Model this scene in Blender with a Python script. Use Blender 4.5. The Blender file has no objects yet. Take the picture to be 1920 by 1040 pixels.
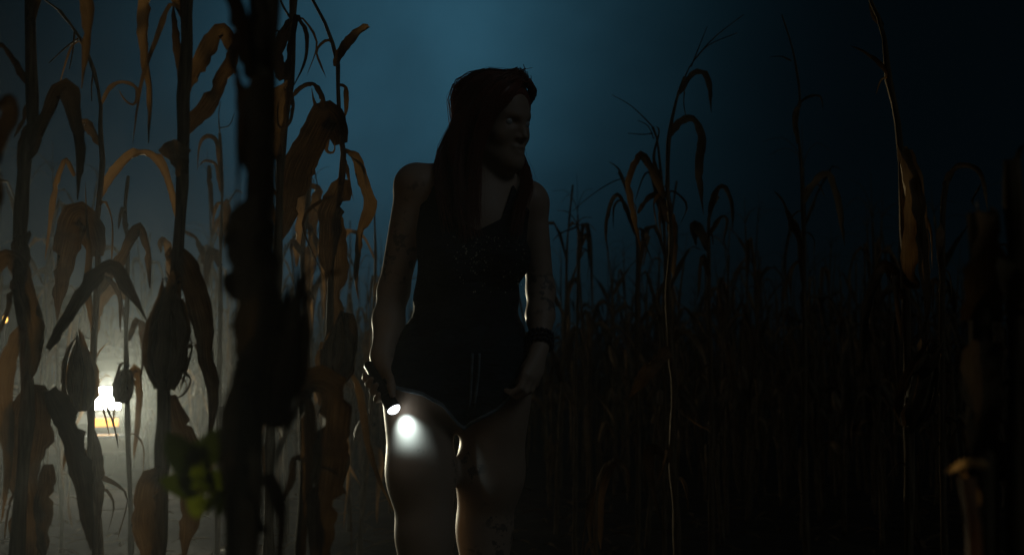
import bpy, bmesh, math, random
import numpy as np
from mathutils import Vector, Matrix, Quaternion

# ------------------------------------------------------------------ camera, sky, light, exposure
scene = bpy.context.scene
col = scene.collection
F = 1920 * 40 / 36.0                 # focal length in photograph pixels
PITCH = math.atan(180 / F)
CAMZ = 0.91
D_W = 2.77                           # distance to the woman

cam_data = bpy.data.cameras.new('camera')
cam_data.lens = 40; cam_data.sensor_width = 36
cam_data.clip_start = 0.02; cam_data.clip_end = 600
cam_data.dof.use_dof = True
cam_data.dof.focus_distance = D_W
cam_data.dof.aperture_fstop = 4.0
cam = bpy.data.objects.new('camera', cam_data)
cam.location = (0, 0, CAMZ)
cam.rotation_euler = (math.pi / 2 + PITCH, 0, 0)
col.objects.link(cam)
scene.camera = cam

CP, SP = math.cos(PITCH), math.sin(PITCH)
def ray(px, py):
    x = (px - 960) / F; u = (520 - py) / F
    return np.array([x, CP - u * SP, SP + u * CP])
def at(px, py, d):
    """world point that lies d metres ahead of the lens (along +Y) on the ray through a photograph pixel"""
    r = ray(px, py)
    return np.array([0, 0, CAMZ]) + r * (d / r[1])
def project(P):
    x = P[..., 0]; y = P[..., 1]; z = P[..., 2] - CAMZ
    dep = y * CP + z * SP; up = -y * SP + z * CP
    return 960 + F * x / dep, 520 - F * up / dep

world = bpy.data.worlds.new('World')
scene.world = world
world.use_nodes = True
nt = world.node_tree; nt.nodes.clear()
W_ = nt.nodes.new; L_ = nt.links.new
out = W_('ShaderNodeOutputWorld'); bg = W_('ShaderNodeBackground')
tc = W_('ShaderNodeTexCoord')
def wmath(op, a, b=None):
    n = W_('ShaderNodeMath'); n.operation = op
    for i, v in enumerate((a, b)):
        if v is None: continue
        if isinstance(v, (int, float)): n.inputs[i].default_value = v
        else: L_(v, n.inputs[i])
    return n.outputs[0]
def lobe(px, py, k):
    r = ray(px, py); r = r / np.linalg.norm(r)
    d = W_('ShaderNodeVectorMath'); d.operation = 'DOT_PRODUCT'
    L_(tc.outputs['Generated'], d.inputs[0]); d.inputs[1].default_value = tuple(r)
    return wmath('EXPONENT', wmath('MULTIPLY', wmath('SUBTRACT', d.outputs['Value'], 1.0), k))
cloud = W_('ShaderNodeTexNoise'); cloud.inputs['Scale'].default_value = 8.0
cloud.inputs['Detail'].default_value = 6.0; cloud.inputs['Distortion'].default_value = 0.15
L_(tc.outputs['Generated'], cloud.inputs['Vector'])
cl = wmath('ADD', wmath('MULTIPLY', cloud.outputs['Fac'], 1.1), 0.45)
# moon veiled behind thin cloud: a tight glow and a wide one
g1 = wmath('MULTIPLY', wmath('MULTIPLY', lobe(810, 60, 80.0), 0.060), cl)
g2 = wmath('MULTIPLY', wmath('MULTIPLY', lobe(560, 340, 52.0), 0.016), cl)
amt = wmath('ADD', wmath('ADD', g1, g2), 0.0018)
tint = W_('ShaderNodeMixRGB'); tint.blend_type = 'MULTIPLY'; tint.inputs[0].default_value = 1.0
comb = W_('ShaderNodeCombineColor'); 
for i in range(3): L_(amt, comb.inputs[i])
L_(comb.outputs[0], tint.inputs[1]); tint.inputs[2].default_value = (0.25, 0.90, 1.38, 1)
# night air: the sky model with the sun well under the horizon adds next to nothing but keeps the hue of the air
sky = W_('ShaderNodeTexSky'); sky.sky_type = 'NISHITA'; sky.sun_disc = False
sky.sun_elevation = math.radians(-8); sky.sun_rotation = math.radians(0)
mixs = W_('ShaderNodeMixRGB'); mixs.blend_type = 'ADD'; mixs.inputs[0].default_value = 0.05
L_(tint.outputs[0], mixs.inputs[1]); L_(sky.outputs[0], mixs.inputs[2])
L_(mixs.outputs[0], bg.inputs['Color']); bg.inputs['Strength'].default_value = 1.0
L_(bg.outputs[0], out.inputs['Surface'])

# added fill for the woman: one faint soft lamp, high behind the camera's right shoulder
fill_sun = bpy.data.lights.new('fill_sun', 'SUN'); fill_sun.energy = 0.052; fill_sun.angle = math.radians(20)
fill_sun.color = (0.76, 0.90, 1.0)
fill_sun_o = bpy.data.objects.new('fill_sun', fill_sun); col.objects.link(fill_sun_o)
fill_sun_o.rotation_euler = (math.radians(52), 0, math.radians(48))

scene.view_settings.view_transform = 'Standard'
scene.view_settings.look = 'None'
scene.view_settings.exposure = 0.0
scene.view_settings.gamma = 1.0
scene.render.engine = 'CYCLES'
cy = scene.cycles
cy.use_denoising = True
cy.denoiser = 'OPENIMAGEDENOISE'
cy.max_bounces = 5; cy.diffuse_bounces = 2; cy.glossy_bounces = 2; cy.transmission_bounces = 4
cy.volume_bounces = 0; cy.transparent_max_bounces = 8
cy.sample_clamp_indirect = 2.0
cy.caustics_reflective = False; cy.caustics_refractive = False

HEADLIGHT_W = 1000.0
HAZE_DENSITY = 0.0022
TORCH_W = 1.3

# ------------------------------------------------------------------ helpers
def link(o, parent=None):
    col.objects.link(o)
    if parent is not None: o.parent = parent
    return o
def tag(o, label=None, cat=None, group=None, kind=None):
    if label: o['label'] = label
    if cat: o['category'] = cat
    if group: o['group'] = group
    if kind: o['kind'] = kind
    return o
def empty(name, loc=(0, 0, 0), rz=0):
    o = bpy.data.objects.new(name, None); o.empty_display_size = 0.1
    o.location = loc; o.rotation_euler = (0, 0, rz)
    return link(o)
def mesh(name, V, Fc, mat, parent=None, smooth=True, origin=None, uv=None):
    V = np.asarray(V, float)
    if origin is not None: V = V - np.asarray(origin, float)
    me = bpy.data.meshes.new(name)
    me.from_pydata(V.tolist(), [], [tuple(int(i) for i in f) for f in Fc])
    if smooth: me.polygons.foreach_set('use_smooth', [True] * len(me.polygons))
    if uv is not None:
        lay = me.uv_layers.new(name='UVMap')
        idx = np.empty(len(me.loops), int); me.loops.foreach_get('vertex_index', idx)
        lay.data.foreach_set('uv', np.asarray(uv, float)[idx].ravel())
    me.materials.append(mat); me.update()
    return link(bpy.data.objects.new(name, me), parent)

class MB:
    """collects shapes into ONE mesh"""
    def __init__(s): s.V = []; s.F = []; s.UV = []; s.n = 0
    def add(s, V, Fc, UV=None):
        V = np.asarray(V, float)
        s.V.append(V); s.F += [tuple(i + s.n for i in f) for f in Fc]
        s.UV.append(np.zeros((len(V), 2)) if UV is None else np.asarray(UV, float)); s.n += len(V)
        return s
    def build(s, name, mat, parent=None, smooth=True, origin=None):
        return mesh(name, np.vstack(s.V), s.F, mat, parent, smooth, origin, np.vstack(s.UV))

def frames(P):
    P = np.asarray(P, float); n = len(P)
    T = np.gradient(P, axis=0); T /= np.linalg.norm(T, axis=1)[:, None] + 1e-9
    return T
def resample(P, n, smooth=True):
    """Catmull-Rom through the points, n samples even in chord length"""
    P = np.asarray(P, float)
    if len(P) > 2 and smooth:
        Q = np.vstack([2 * P[0] - P[1], P, 2 * P[-1] - P[-2]]); o = []
        for i in range(len(P) - 1):
            a, b, c, d = Q[i:i + 4]
            for t in np.linspace(0, 1, 8, endpoint=False):
                o.append(0.5 * (2 * b + (c - a) * t + (2 * a - 5 * b + 4 * c - d) * t ** 2 + (3 * b - a - 3 * c + d) * t ** 3))
        o.append(P[-1]); P = np.array(o)
    L = np.concatenate([[0], np.cumsum(np.linalg.norm(np.diff(P[:, :3], axis=0), axis=1))])
    s = np.linspace(0, L[-1], n)
    return np.stack([np.interp(s, L, P[:, k]) for k in range(P.shape[1])], 1)
def tube(P, R, sides=6, cap=True):
    P = np.asarray(P, float); n = len(P); R = np.broadcast_to(np.asarray(R, float), (n,))
    T = frames(P); up = np.array([0.13, 0.97, 0.2]) if abs(T[0][1]) < 0.8 else np.array([1, 0, 0.1])
    V = []; UV = []; nrm = np.cross(T[0], up); nrm /= np.linalg.norm(nrm)
    for i in range(n):
        nrm = nrm - T[i] * nrm.dot(T[i]); nrm /= np.linalg.norm(nrm) + 1e-9
        b = np.cross(T[i], nrm)
        for k in range(sides):
            a = 2 * math.pi * k / sides
            V.append(P[i] + R[i] * (math.cos(a) * nrm + math.sin(a) * b)); UV.append((k / sides, i / (n - 1)))
    Fc = [(i * sides + k, i * sides + (k + 1) % sides, (i + 1) * sides + (k + 1) % sides, (i + 1) * sides + k)
          for i in range(n - 1) for k in range(sides)]
    if cap: Fc += [tuple(range(sides - 1, -1, -1)), tuple((n - 1) * sides + k for k in range(sides))]
    return V, Fc, UV
def box(c, s, M=None, bevel=0.0):
    bm = bmesh.new(); bmesh.ops.create_cube(bm, size=1)
    for v in bm.verts: v.co = Vector((v.co.x * s[0], v.co.y * s[1], v.co.z * s[2]))
    if bevel: bmesh.ops.bevel(bm, geom=bm.edges[:], offset=bevel, segments=2, affect='EDGES', profile=0.6)
    V = [np.array(v.co) + np.asarray(c, float) for v in bm.verts]; bm.verts.index_update()
    Fc = [tuple(v.index for v in f.verts) for f in bm.faces]; bm.free()
    return V, Fc
def ball(c, r, seg=8, rings=6):
    V = []; Fc = []; c = np.asarray(c, float); r = np.broadcast_to(np.asarray(r, float), (3,))
    for i in range(rings + 1):
        th = math.pi * i / rings
        for k in range(seg):
            ph = 2 * math.pi * k / seg
            V.append(c + r * np.array([math.sin(th) * math.cos(ph), math.sin(th) * math.sin(ph), math.cos(th)]))
    for i in range(rings):
        for k in range(seg):
            Fc.append((i * seg + k, (i + 1) * seg + k, (i + 1) * seg + (k + 1) % seg, i * seg + (k + 1) % seg))
    return V, Fc

# ------------------------------------------------------------------ materials
def mat(name, base, rough=0.7, metal=0.0, spec=0.3, build=None):
    m = bpy.data.materials.new(name); m.use_nodes = True
    p = m.node_tree.nodes['Principled BSDF']
    p.inputs['Base Color'].default_value = (*base, 1); p.inputs['Roughness'].default_value = rough
    p.inputs['Metallic'].default_value = metal; p.inputs['Specular IOR Level'].default_value = spec
    if build: build(m.node_tree, p)
    return m
def ramp(nt, fac, stops):
    r = nt.nodes.new('ShaderNodeValToRGB'); e = r.color_ramp.elements
    while len(e) < len(stops): e.new(0.5)
    for el, (p, c) in zip(e, stops): el.position = p; el.color = (*c, 1)
    nt.links.new(fac, r.inputs[0]); return r.outputs[0]
def noise(nt, scale, vec=None, detail=4, stretch=None, rough=0.55):
    n = nt.nodes.new('ShaderNodeTexNoise'); n.inputs['Scale'].default_value = scale
    n.inputs['Detail'].default_value = detail; n.inputs['Roughness'].default_value = rough
    if vec is not None:
        if stretch:
            mp = nt.nodes.new('ShaderNodeMapping'); mp.inputs['Scale'].default_value = stretch
            nt.links.new(vec, mp.inputs['Vector']); vec = mp.outputs[0]
        nt.links.new(vec, n.inputs['Vector'])
    return n.outputs['Fac']
def bump(nt, p, h, strength=0.3, dist=0.003):
    b = nt.nodes.new('ShaderNodeBump'); b.inputs['Strength'].default_value = strength
    b.inputs['Distance'].default_value = dist
    nt.links.new(h, b.inputs['Height']); nt.links.new(b.outputs[0], p.inputs['Normal'])

def leaf_build(stops, trans, amount):
    def f(nt, p):
        tcn = nt.nodes.new('ShaderNodeTexCoord')
        streak = noise(nt, 6.0, tcn.outputs['UV'], 5, (16, 0.7, 1))
        blot = noise(nt, 9.0, tcn.outputs['Object'], 4)
        info = nt.nodes.new('ShaderNodeObjectInfo')
        a = nt.nodes.new('ShaderNodeMath'); a.operation = 'MULTIPLY_ADD'
        nt.links.new(streak, a.inputs[0]); a.inputs[1].default_value = 0.85
        b = nt.nodes.new('ShaderNodeMath'); b.operation = 'MULTIPLY_ADD'
        nt.links.new(blot, b.inputs[0]); b.inputs[1].default_value = 0.5
        c = nt.nodes.new('ShaderNodeMath'); c.operation = 'MULTIPLY_ADD'
        nt.links.new(info.outputs['Random'], c.inputs[0]); c.inputs[1].default_value = 0.2; c.inputs[2].default_value = -0.1
        nt.links.new(c.outputs[0], b.inputs[2]); nt.links.new(b.outputs[0], a.inputs[2])
        cc = ramp(nt, a.outputs[0], stops)
        nt.links.new(cc, p.inputs['Base Color'])
        bump(nt, p, streak, 0.6, 0.002)
        tr = nt.nodes.new('ShaderNodeBsdfTranslucent')
        mul = nt.nodes.new('ShaderNodeMixRGB'); mul.blend_type = 'MULTIPLY'; mul.inputs[0].default_value = 1
        nt.links.new(cc, mul.inputs[1]); mul.inputs[2].default_value = (*trans, 1)
        nt.links.new(mul.outputs[0], tr.inputs['Color'])
        mx = nt.nodes.new('ShaderNodeMixShader')
        am = nt.nodes.new('ShaderNodeMath'); am.operation = 'MULTIPLY'; am.inputs[1].default_value = amount
        pw = nt.nodes.new('ShaderNodeMath'); pw.operation = 'MULTIPLY_ADD'; pw.inputs[1].default_value = 1.5; pw.inputs[2].default_value = 0.25
        nt.links.new(info.outputs['Random'], pw.inputs[0]); nt.links.new(pw.outputs[0], am.inputs[0]); nt.links.new(am.outputs[0], mx.inputs[0])
        nt.links.new(p.outputs[0], mx.inputs[1]); nt.links.new(tr.outputs[0], mx.inputs[2])
        nt.links.new(mx.outputs[0], nt.nodes['Material Output'].inputs['Surface'])
    return f
DRY = [(0.54, (0.045, 0.026, 0.012)), (0.66, (0.14, 0.088, 0.045)), (0.82, (0.30, 0.20, 0.10))]
M_leaf = mat('dry_corn_leaf', (0.15, 0.09, 0.04), 0.8, 0, 0.12, leaf_build(DRY, (1.25, 0.95, 0.58), 0.09))
M_husk = mat('dry_corn_husk', (0.2, 0.13, 0.06), 0.65, 0, 0.25, leaf_build(
    [(0.5, (0.07, 0.045, 0.02)), (0.66, (0.19, 0.125, 0.06)), (0.84, (0.33, 0.235, 0.125))], (1.4, 0.9, 0.4), 0.15))
M_pale = mat('bleached_corn_leaf', (0.4, 0.3, 0.16), 0.6, 0, 0.25, leaf_build(
    [(0.5, (0.22, 0.14, 0.06)), (0.66, (0.42, 0.29, 0.14)), (0.84, (0.58, 0.45, 0.26))], (1.4, 1.0, 0.6), 0.4))
M_green = mat('green_weed_leaf', (0.08, 0.12, 0.015), 0.55, 0, 0.3, leaf_build(
    [(0.5, (0.05, 0.08, 0.008)), (0.66, (0.09, 0.125, 0.014)), (0.84, (0.15, 0.17, 0.025))], (1.5, 1.4, 0.5), 0.35))
def stalk_build(nt, p):
    tcn = nt.nodes.new('ShaderNodeTexCoord')
    s = noise(nt, 8.0, tcn.outputs['Object'], 5, (14, 14, 1.2))
    nt.links.new(ramp(nt, s, [(0.3, (0.05, 0.032, 0.016)), (0.5, (0.14, 0.095, 0.05)), (0.75, (0.28, 0.2, 0.11))]), p.inputs['Base Color'])
    bump(nt, p, s, 0.5, 0.003)
M_stalk = mat('dry_corn_stalk', (0.14, 0.1, 0.05), 0.85, 0, 0.08, stalk_build)
M_silk = mat('corn_silk', (0.025, 0.014, 0.008), 0.9)
def soil_build(nt, p):
    tcn = nt.nodes.new('ShaderNodeTexCoord')
    a = noise(nt, 3.0, tcn.outputs['Object'], 8, None, 0.65)
    nt.links.new(ramp(nt, a, [(0.3, (0.022, 0.016, 0.011)), (0.55, (0.05, 0.036, 0.025)), (0.8, (0.085, 0.064, 0.045))]), p.inputs['Base Color'])
    b = noise(nt, 14.0, tcn.outputs['Object'], 8, None, 0.7)
    bump(nt, p, b, 0.9, 0.06)
M_soil = mat('field_soil', (0.05, 0.036, 0.025), 0.95, 0, 0.1, soil_build)

# ------------------------------------------------------------------ ground
g = 0.45; nx, ny = 80, 120
xs = np.concatenate([[-300, -80], np.linspace(-18, 18, nx), [80, 300]])
ys = np.concatenate([[-60, -12], np.linspace(-3, 45, ny), [120, 420]])
rs = np.random.RandomState(3)
GX, GY = np.meshgrid(xs, ys)
GZ = 0.02 * np.sin(GX * 8.2 + 0.3 * np.sin(GY)) + rs.normal(0, 0.008, GX.shape) - 0.02
V = np.stack([GX, GY, GZ], -1).reshape(-1, 3); nxx = len(xs)
Fc = [(j * nxx + i, j * nxx + i + 1, (j + 1) * nxx + i + 1, (j + 1) * nxx + i) for j in range(len(ys) - 1) for i in range(nxx - 1)]
ground = mesh('ground', V, Fc, M_soil); tag(ground, kind='structure')

# ------------------------------------------------------------------ corn: pieces
def wander(r, n, k):
    """smooth random walk in -1..1 with k knots"""
    return np.interp(np.linspace(0, 1, n), np.linspace(0, 1, k), r.uniform(-1, 1, k))
def leaf(P, width, seed=0, face=0.3, twist=0.6, sideref=None, segs=22, tipfrac=0.02, prof=None):
    """a dry corn leaf blade: thin, rolled along its keel, rippled, notched and torn at the edges"""
    r = np.random.RandomState(seed)
    n = segs + 1
    Q = resample(P, n); T = frames(Q); t = np.linspace(0, 1, n)
    w = np.minimum(1, (0.42 + t * 2.3)) * np.clip((1 - t) ** 0.62, tipfrac, 1) if prof is None else np.interp(t, *prof)
    w = w * width * 0.5 * (1 + 0.09 * wander(r, n, max(4, segs // 2)))
    ref = np.array([0, -1.0, 0]) if sideref is None else np.asarray(sideref, float)
    curl = np.clip(0.75 + 0.85 * wander(r, n, 5) + 0.5 * t, 0.12, 1.9)
    edge = 1 + 0.07 * r.randn(n, 2)
    for k in range(max(1, segs // 7)):                       # tears
        i = r.randint(1, n); edge[i:i + r.randint(1, 3), r.randint(2)] *= r.uniform(0.35, 0.75)
    V = []; UV = []; ph = r.rand(4) * 6.28; fr = 3 + r.rand() * 4
    sway = wander(r, n, 6) * 0.18
    for i in range(n):
        s = np.cross(T[i], ref)
        if np.linalg.norm(s) < 0.15: s = np.cross(T[i], [1.0, 0.3, 0.2])
        s /= np.linalg.norm(s); nn = np.cross(s, T[i])
        a = face + twist * 1.5 * math.sin(t[i] * 3.6 + ph[0]) * t[i]
        s2 = s * math.cos(a) + nn * math.sin(a); n2 = -s * math.sin(a) + nn * math.cos(a)
        c = curl[i]
        for k, v in enumerate((-1, -0.5, 0, 0.5, 1)):
            e = edge[i, 0 if v < 0 else 1] if abs(v) == 1 else 1.0
            rip = 0.10 * w[i] * v * v * math.sin(fr * 6.28 * t[i] + (ph[1] if v < 0 else ph[2]))
            V.append(Q[i] + s2 * (w[i] * 1.12 * math.sin(v * c) / c * e + sway[i] * w[i]) + n2 * (w[i] * (1 - math.cos(v * c)) / c + rip))
            UV.append((k / 4, t[i]))
    Fc = [(i * 5 + k, i * 5 + k + 1, (i + 1) * 5 + k + 1, (i + 1) * 5 + k) for i in range(segs) for k in range(4)]
    return V, Fc, UV
def stalk_shape(P, r0, r1, seed=0, sides=8, nodes=None, segs=None):
    """jointed stalk: swollen nodes with a loose leaf sheath above each"""
    r = np.random.RandomState(seed)
    L = np.linalg.norm(np.diff(np.asarray(P), axis=0), axis=1).sum()
    nodes = nodes or max(4, int(L / 0.19)); n = nodes * 4 + 1
    Q = resample(P, n); t = np.linspace(0, 1, n)
    R = r0 + (r1 - r0) * t
    k = np.arange(n) % 4
    m = np.choose(k, [1.30, 1.12, 1.02, 0.96])
    loose = 1 + 0.15 * r.rand(n)
    for j in range(0, n - 4, 4):                             # leaf sheaths, some tight, some gaping at the top
        if r.rand() < 0.6: loose[j + 1:j + 4] *= np.array([1.08, 1.2, 1.35 + 0.3 * r.rand()])
    Q = Q + np.stack([wander(r, n, nodes) * 0.3 * R, wander(r, n, nodes) * 0.3 * R, np.zeros(n)], 1)
    return tube(Q, R * m * loose, sides)
def tassel_shape(base, d, size, seed, nb=6):
    r = np.random.RandomState(seed); mb = MB(); d = np.asarray(d, float); d /= np.linalg.norm(d)
    for k in range(nb):
        a = 6.28 * k / nb + r.rand(); sp = 0.0 if k == 0 else 0.25 + 0.5 * r.rand()
        side = np.array([math.cos(a), math.sin(a), 0]); ln = size * (1 if k == 0 else 0.55 + 0.4 * r.rand())
        b0 = np.asarray(base) + d * size * 0.06 * k * 0.5
        P = [b0, b0 + (d + side * sp) * ln * 0.4, b0 + (d * 0.95 + side * sp * 1.6) * ln * 0.75 - np.array([0, 0, 0.05 * ln * sp]),
             b0 + (d * (1.0 - sp * 0.5) + side * sp * 2.3) * ln - np.array([0, 0, 0.35 * ln * sp])]
        mb.add(*tube(resample(P, 8), np.linspace(0.0022, 0.0011, 8), 4))
    return mb
def ear_shape(a, b, rmax, seed):
    """husked ear from shank a to tip b, with overlapping husk edges"""
    r = np.random.RandomState(seed); a = np.asarray(a, float); b = np.asarray(b, float)
    t = np.linspace(0, 1, 12)
    P = a + (b - a) * t[:, None] + np.array([0, 0, 0.0]) 
    prof = np.interp(t, [0, .08, .25, .5, .75, .9, 1], [.35, .62, .95, 1, .8, .48, .15]) * rmax
    Q, Fc, UV = tube(P, prof, 10)
    Q = np.array(Q)
    Q += r.normal(0, rmax * 0.05, Q.shape)
    return Q, Fc, UV

# a drawn plant: positions read off the photograph, each plant set at its own distance
PX = F
def hero(label, d, stalk, r0, r1, leaves=(), tassel=None, ears=(), extra_top=None, seed=0, group=None, lmat=None, down=True, smat=None):
    """stalk: [(px,py)...] from low to high;  leaves: (points [(px,py[,dd])...], width px, face, twist)"""
    rr = np.random.RandomState(seed + 100)
    S = [at(x, y, d + (q[0] if q else 0)) for (x, y, *q) in stalk]
    low = S[0]
    if down and low[2] > 0.0:
        n = (S[1] - S[0]); n = n / max(1e-6, abs(n[2])); base = low - n * low[2] * 0.35; base[2] = -0.02
        S = [base] + S
    base = np.array([S[0][0], S[0][1], 0.0])
    root = empty('corn_plant', base); tag(root, label, 'corn plant', group)
    mb = MB().add(*stalk_shape(S, r0, r1, seed)); mb.build('stalk', smat or M_stalk, root, origin=base)
    for k, lf in enumerate(leaves):
        pts, wpx = lf[0], lf[1]; face = lf[2] if len(lf) > 2 else 0.25; tw = lf[3] if len(lf) > 3 else 0.5
        n = len(pts); sgn = rr.choice([-1, 1]); bul = rr.uniform(0.03, 0.10) * sgn * d / 3.0
        P = []
        for i, q in enumerate(pts):
            dd = q[2] if len(q) > 2 else bul * math.sin(math.pi * 0.8 * i / max(1, n - 1))
            P.append(at(q[0], q[1], d + dd))
        MB().add(*leaf(P, wpx * d / PX * 1.12, seed * 31 + k, face, tw, segs=max(18, 5 * n), prof=(lf[4] if len(lf) > 4 else None))).build('leaf', lmat or M_leaf, root, origin=base)
    for (a, b, wpx) in ears:
        A, B = at(*a, d - 0.02), at(*b, d - 0.03)
        e = MB().add(*ear_shape(A, B, wpx * d / PX * 0.5, seed)).build('ear', M_husk, root, origin=base)
        dr = (B - A) / np.linalg.norm(B - A); sk = MB(); wd = wpx * d / PX * 0.5; sx = np.cross(dr, [0, 1.0, 0]); sx /= np.linalg.norm(sx); sy = np.cross(dr, sx); Le = np.linalg.norm(B - A)
        for j in range(6):                                     # loose outer husk leaves
            a0 = 6.283 * j / 6 + rr.rand(); rd = sx * math.cos(a0) + sy * math.sin(a0); tp = rr.uniform(0.85, 1.2)
            P = [A + rd * wd * 0.4, A + dr * Le * 0.25 + rd * wd * 1.0, A + dr * Le * 0.6 + rd * wd * 0.98, A + dr * Le * 0.88 + rd * wd * 0.6, A + dr * Le * tp + rd * wd * rr.uniform(0.1, 0.9)]
            MB().add(*leaf(P, wd * 1.25, seed * 13 + j, 0.0, 0.15, sideref=rd, segs=12, prof=([0, .2, .6, .9, 1], [.6, 1, 1, .5, .05]))).build('husk_leaf', M_leaf, e, origin=base)
        for j in range(12):
            o_ = rr.normal(0, 0.006, 3)
            sk.add(*tube(resample([B - dr * 0.01 + o_ * 0.4, B + dr * 0.012 + o_ * 0.9, B + dr * 0.02 + o_ * 1.8 - np.array([0, 0, 0.006])], 5), 0.0012, 4))
        sk.build('silk', M_silk, e, origin=base)
    Sq = resample(S, 60)
    for k in range(5 if down and d < 5.2 else 2):             # shreds of sheath and broken blade hanging off the joints
        i = rr.randint(12, 56); p0 = Sq[i]; sd = rr.choice([-1, 1]); L = rr.uniform(0.05, 0.17) * (1 if d > 1.5 else 0.6)
        P = [p0, p0 + np.array([sd * 0.15 * L, rr.uniform(-.2, .2) * L, 0.12 * L]), p0 + np.array([sd * rr.uniform(.2, .5) * L, rr.uniform(-.3, .3) * L, -0.25 * L]),
             p0 + np.array([sd * rr.uniform(.1, .5) * L, rr.uniform(-.3, .3) * L, -L])]
        MB().add(*leaf(P, rr.uniform(0.006, 0.02), seed * 77 + k, rr.uniform(-.8, .8), 0.9, segs=10)).build('leaf', lmat or M_leaf, root, origin=base)
    if tassel:
        for br in tassel:
            P = [at(x, y, d + 0.04 * rr.randn()) if i else at(x, y, d) for i, (x, y) in enumerate(br)]
            n = 10; Q = resample(P, n); MB().add(*tube(Q, np.linspace(0.0030, 0.0013, n) * (0.85 + 0.3 * rr.rand(n)), 5)).build('tassel_branch', M_stalk, root, origin=base)
    return root

UPW = ([0, .12, .5, .8, 1], [.45, .9, 1, .75, .1])
BLUNT = ([0, .1, .6, .9, 1], [.5, .9, 1, .8, .35])

# ---- near, left of the woman
hero('nearest corn plant, thick out-of-focus dark stalk rising the full height of the photo', 0.92,
     [(462, 1040), (468, 900), (475, 700), (483, 540), (484, 420), (487, 280), (489, 140), (490, 20), (492, -120)], 0.0125, 0.0085, seed=1,
     leaves=[([(478, 560, -.02), (462, 460, -.03), (470, 420, -.03), (482, 415, -.03)], 76, 0.1, 0.1, ([0, .5, 1], [1, 1, 1])),
             ([(484, 720, -.02), (490, 560, -.035), (484, 430, -.035), (483, 417, -.035)], 84, 0.15, 0.1, ([0, .5, 1], [1, 1, 1])),
             ([(488, 420, -.02), (492, 300, -.03), (490, 200, -.03), (489, 142, -.03)], 48, 0.1, 0.1, ([0, .5, 1], [1, 1, 1])),
             ([(470, 150), (462, 100), (448, 40), (430, -20), (400, -80)], 48, 0.1, 0.3, UPW),
             ([(500, 140), (494, 60), (488, -40)], 30, 0.1, 0.2, ([0, .5, 1], [1, 1, 1])),
             ([(474, 330), (462, 220), (448, 150), (432, 100), (424, 60)], 34, 0.5, 0.5, UPW),
             ([(452, 180), (446, 290), (442, 380), (438, 430)], 22, 0.6, 0.8),
             ([(470, 1000), (450, 900), (446, 800), (455, 700), (470, 640)], 60, 0.1, 0.2, ([0, .5, 1], [1, 1, .6])),
             ([(510, 880), (530, 830), (556, 770), (574, 722)], 20, 0.2, 0.3)],
     ears=[((520, 800), (556, 555), 62)])
hero('corn plant left edge, dark stalk behind a long arching bent leaf', 2.0,
     [(30, 1040), (40, 900), (52, 760), (48, 640), (36, 520), (38, 430), (46, 300), (60, 235), (57, 140), (56, 0), (62, -90)], 0.0125, 0.007, seed=2,
     leaves=[([(52, 158), (38, 130), (20, 100), (4, 84), (-14, 90)], 22, 0.2, 0.4),
             ([(46, 300), (70, 262), (98, 210), (122, 166), (136, 212), (147, 280), (145, 375)], 34, 0.2, 0.4, UPW),
             ([(58, 60), (68, 10), (100, -50), (140, -50), (165, 10), (164, 90), (153, 166)], 26, 0.2, 0.5, UPW),
             ([(90, 655), (125, 605), (168, 532), (212, 500), (240, 540), (275, 602)], 27, 0.2, 0.3, UPW),
             ([(60, 230), (40, 260), (38, 320), (44, 380)], 18, 0.5, 0.6),
             ([(36, 560), (48, 500), (40, 440)], 36, 0.1, 0.2, ([0, .5, 1], [.8, 1, .9])),
             ([(52, 720), (78, 640), (68, 570), (40, 500), (8, 482), (-10, 520)], 44, 0.2, 0.3, UPW),
             ([(60, 720), (64, 800), (52, 900), (58, 1000), (54, 1080)], 74, 0.15, 0.3, ([0, .2, .6, 1], [.5, 1, 1, .7])),
             ([(46, 610), (28, 640), (12, 720), (16, 860), (2, 980)], 34, 0.3, 0.5),
             ([(82, 730), (108, 770), (124, 830), (118, 880)], 26, 0.3, 0.5),
             ([(95, 730), (128, 790), (148, 860), (160, 930), (172, 1030)], 40, 0.3, 0.3, UPW),
             ([(92, 870), (84, 930), (80, 1000), (84, 1050)], 30, 0.2, 0.2, UPW)],
     )
hero('slim corn plant with one wide arched leaf, between the left edge stalks', 2.9,
     [(178, 1040), (170, 900), (172, 760), (176, 640), (184, 500), (182, 425), (188, 360), (193, 295), (188, 250), (190, 200), (176, 130), (150, 70), (112, 20)], 0.0095, 0.0035, seed=3,
     leaves=[([(185, 372), (215, 325), (250, 290), (284, 288), (308, 325), (326, 385), (336, 428)], 21, 0.2, 0.3, UPW),
             ([(190, 200), (208, 164), (232, 155), (256, 168), (252, 195), (235, 188), (222, 168)], 14, 0.3, 0.6),
             ([(190, 270), (176, 246), (158, 230), (150, 250)], 20, 0.3, 0.5, BLUNT),
             ([(184, 480), (170, 430), (148, 400), (128, 430), (112, 520), (108, 600)], 46, 0.2, 0.4, UPW),
             ([(140, 330), (122, 300), (100, 370), (92, 430), (84, 490)], 14, 0.3, 0.4),
             ([(180, 560), (206, 520), (240, 470), (262, 424), (280, 470), (282, 540)], 26, 0.2, 0.4, UPW),
             ([(176, 620), (166, 540), (168, 470), (160, 340)], 20, 0.4, 0.5)],
     tassel=[[(112, 20), (84, 0), (60, -14)], [(150, 70), (120, 92), (92, 118)], [(140, 60), (136, 100), (130, 130)], [(176, 130), (172, 160), (172, 190)]],
     ears=[((152, 770), (146, 640), 46)])
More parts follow.
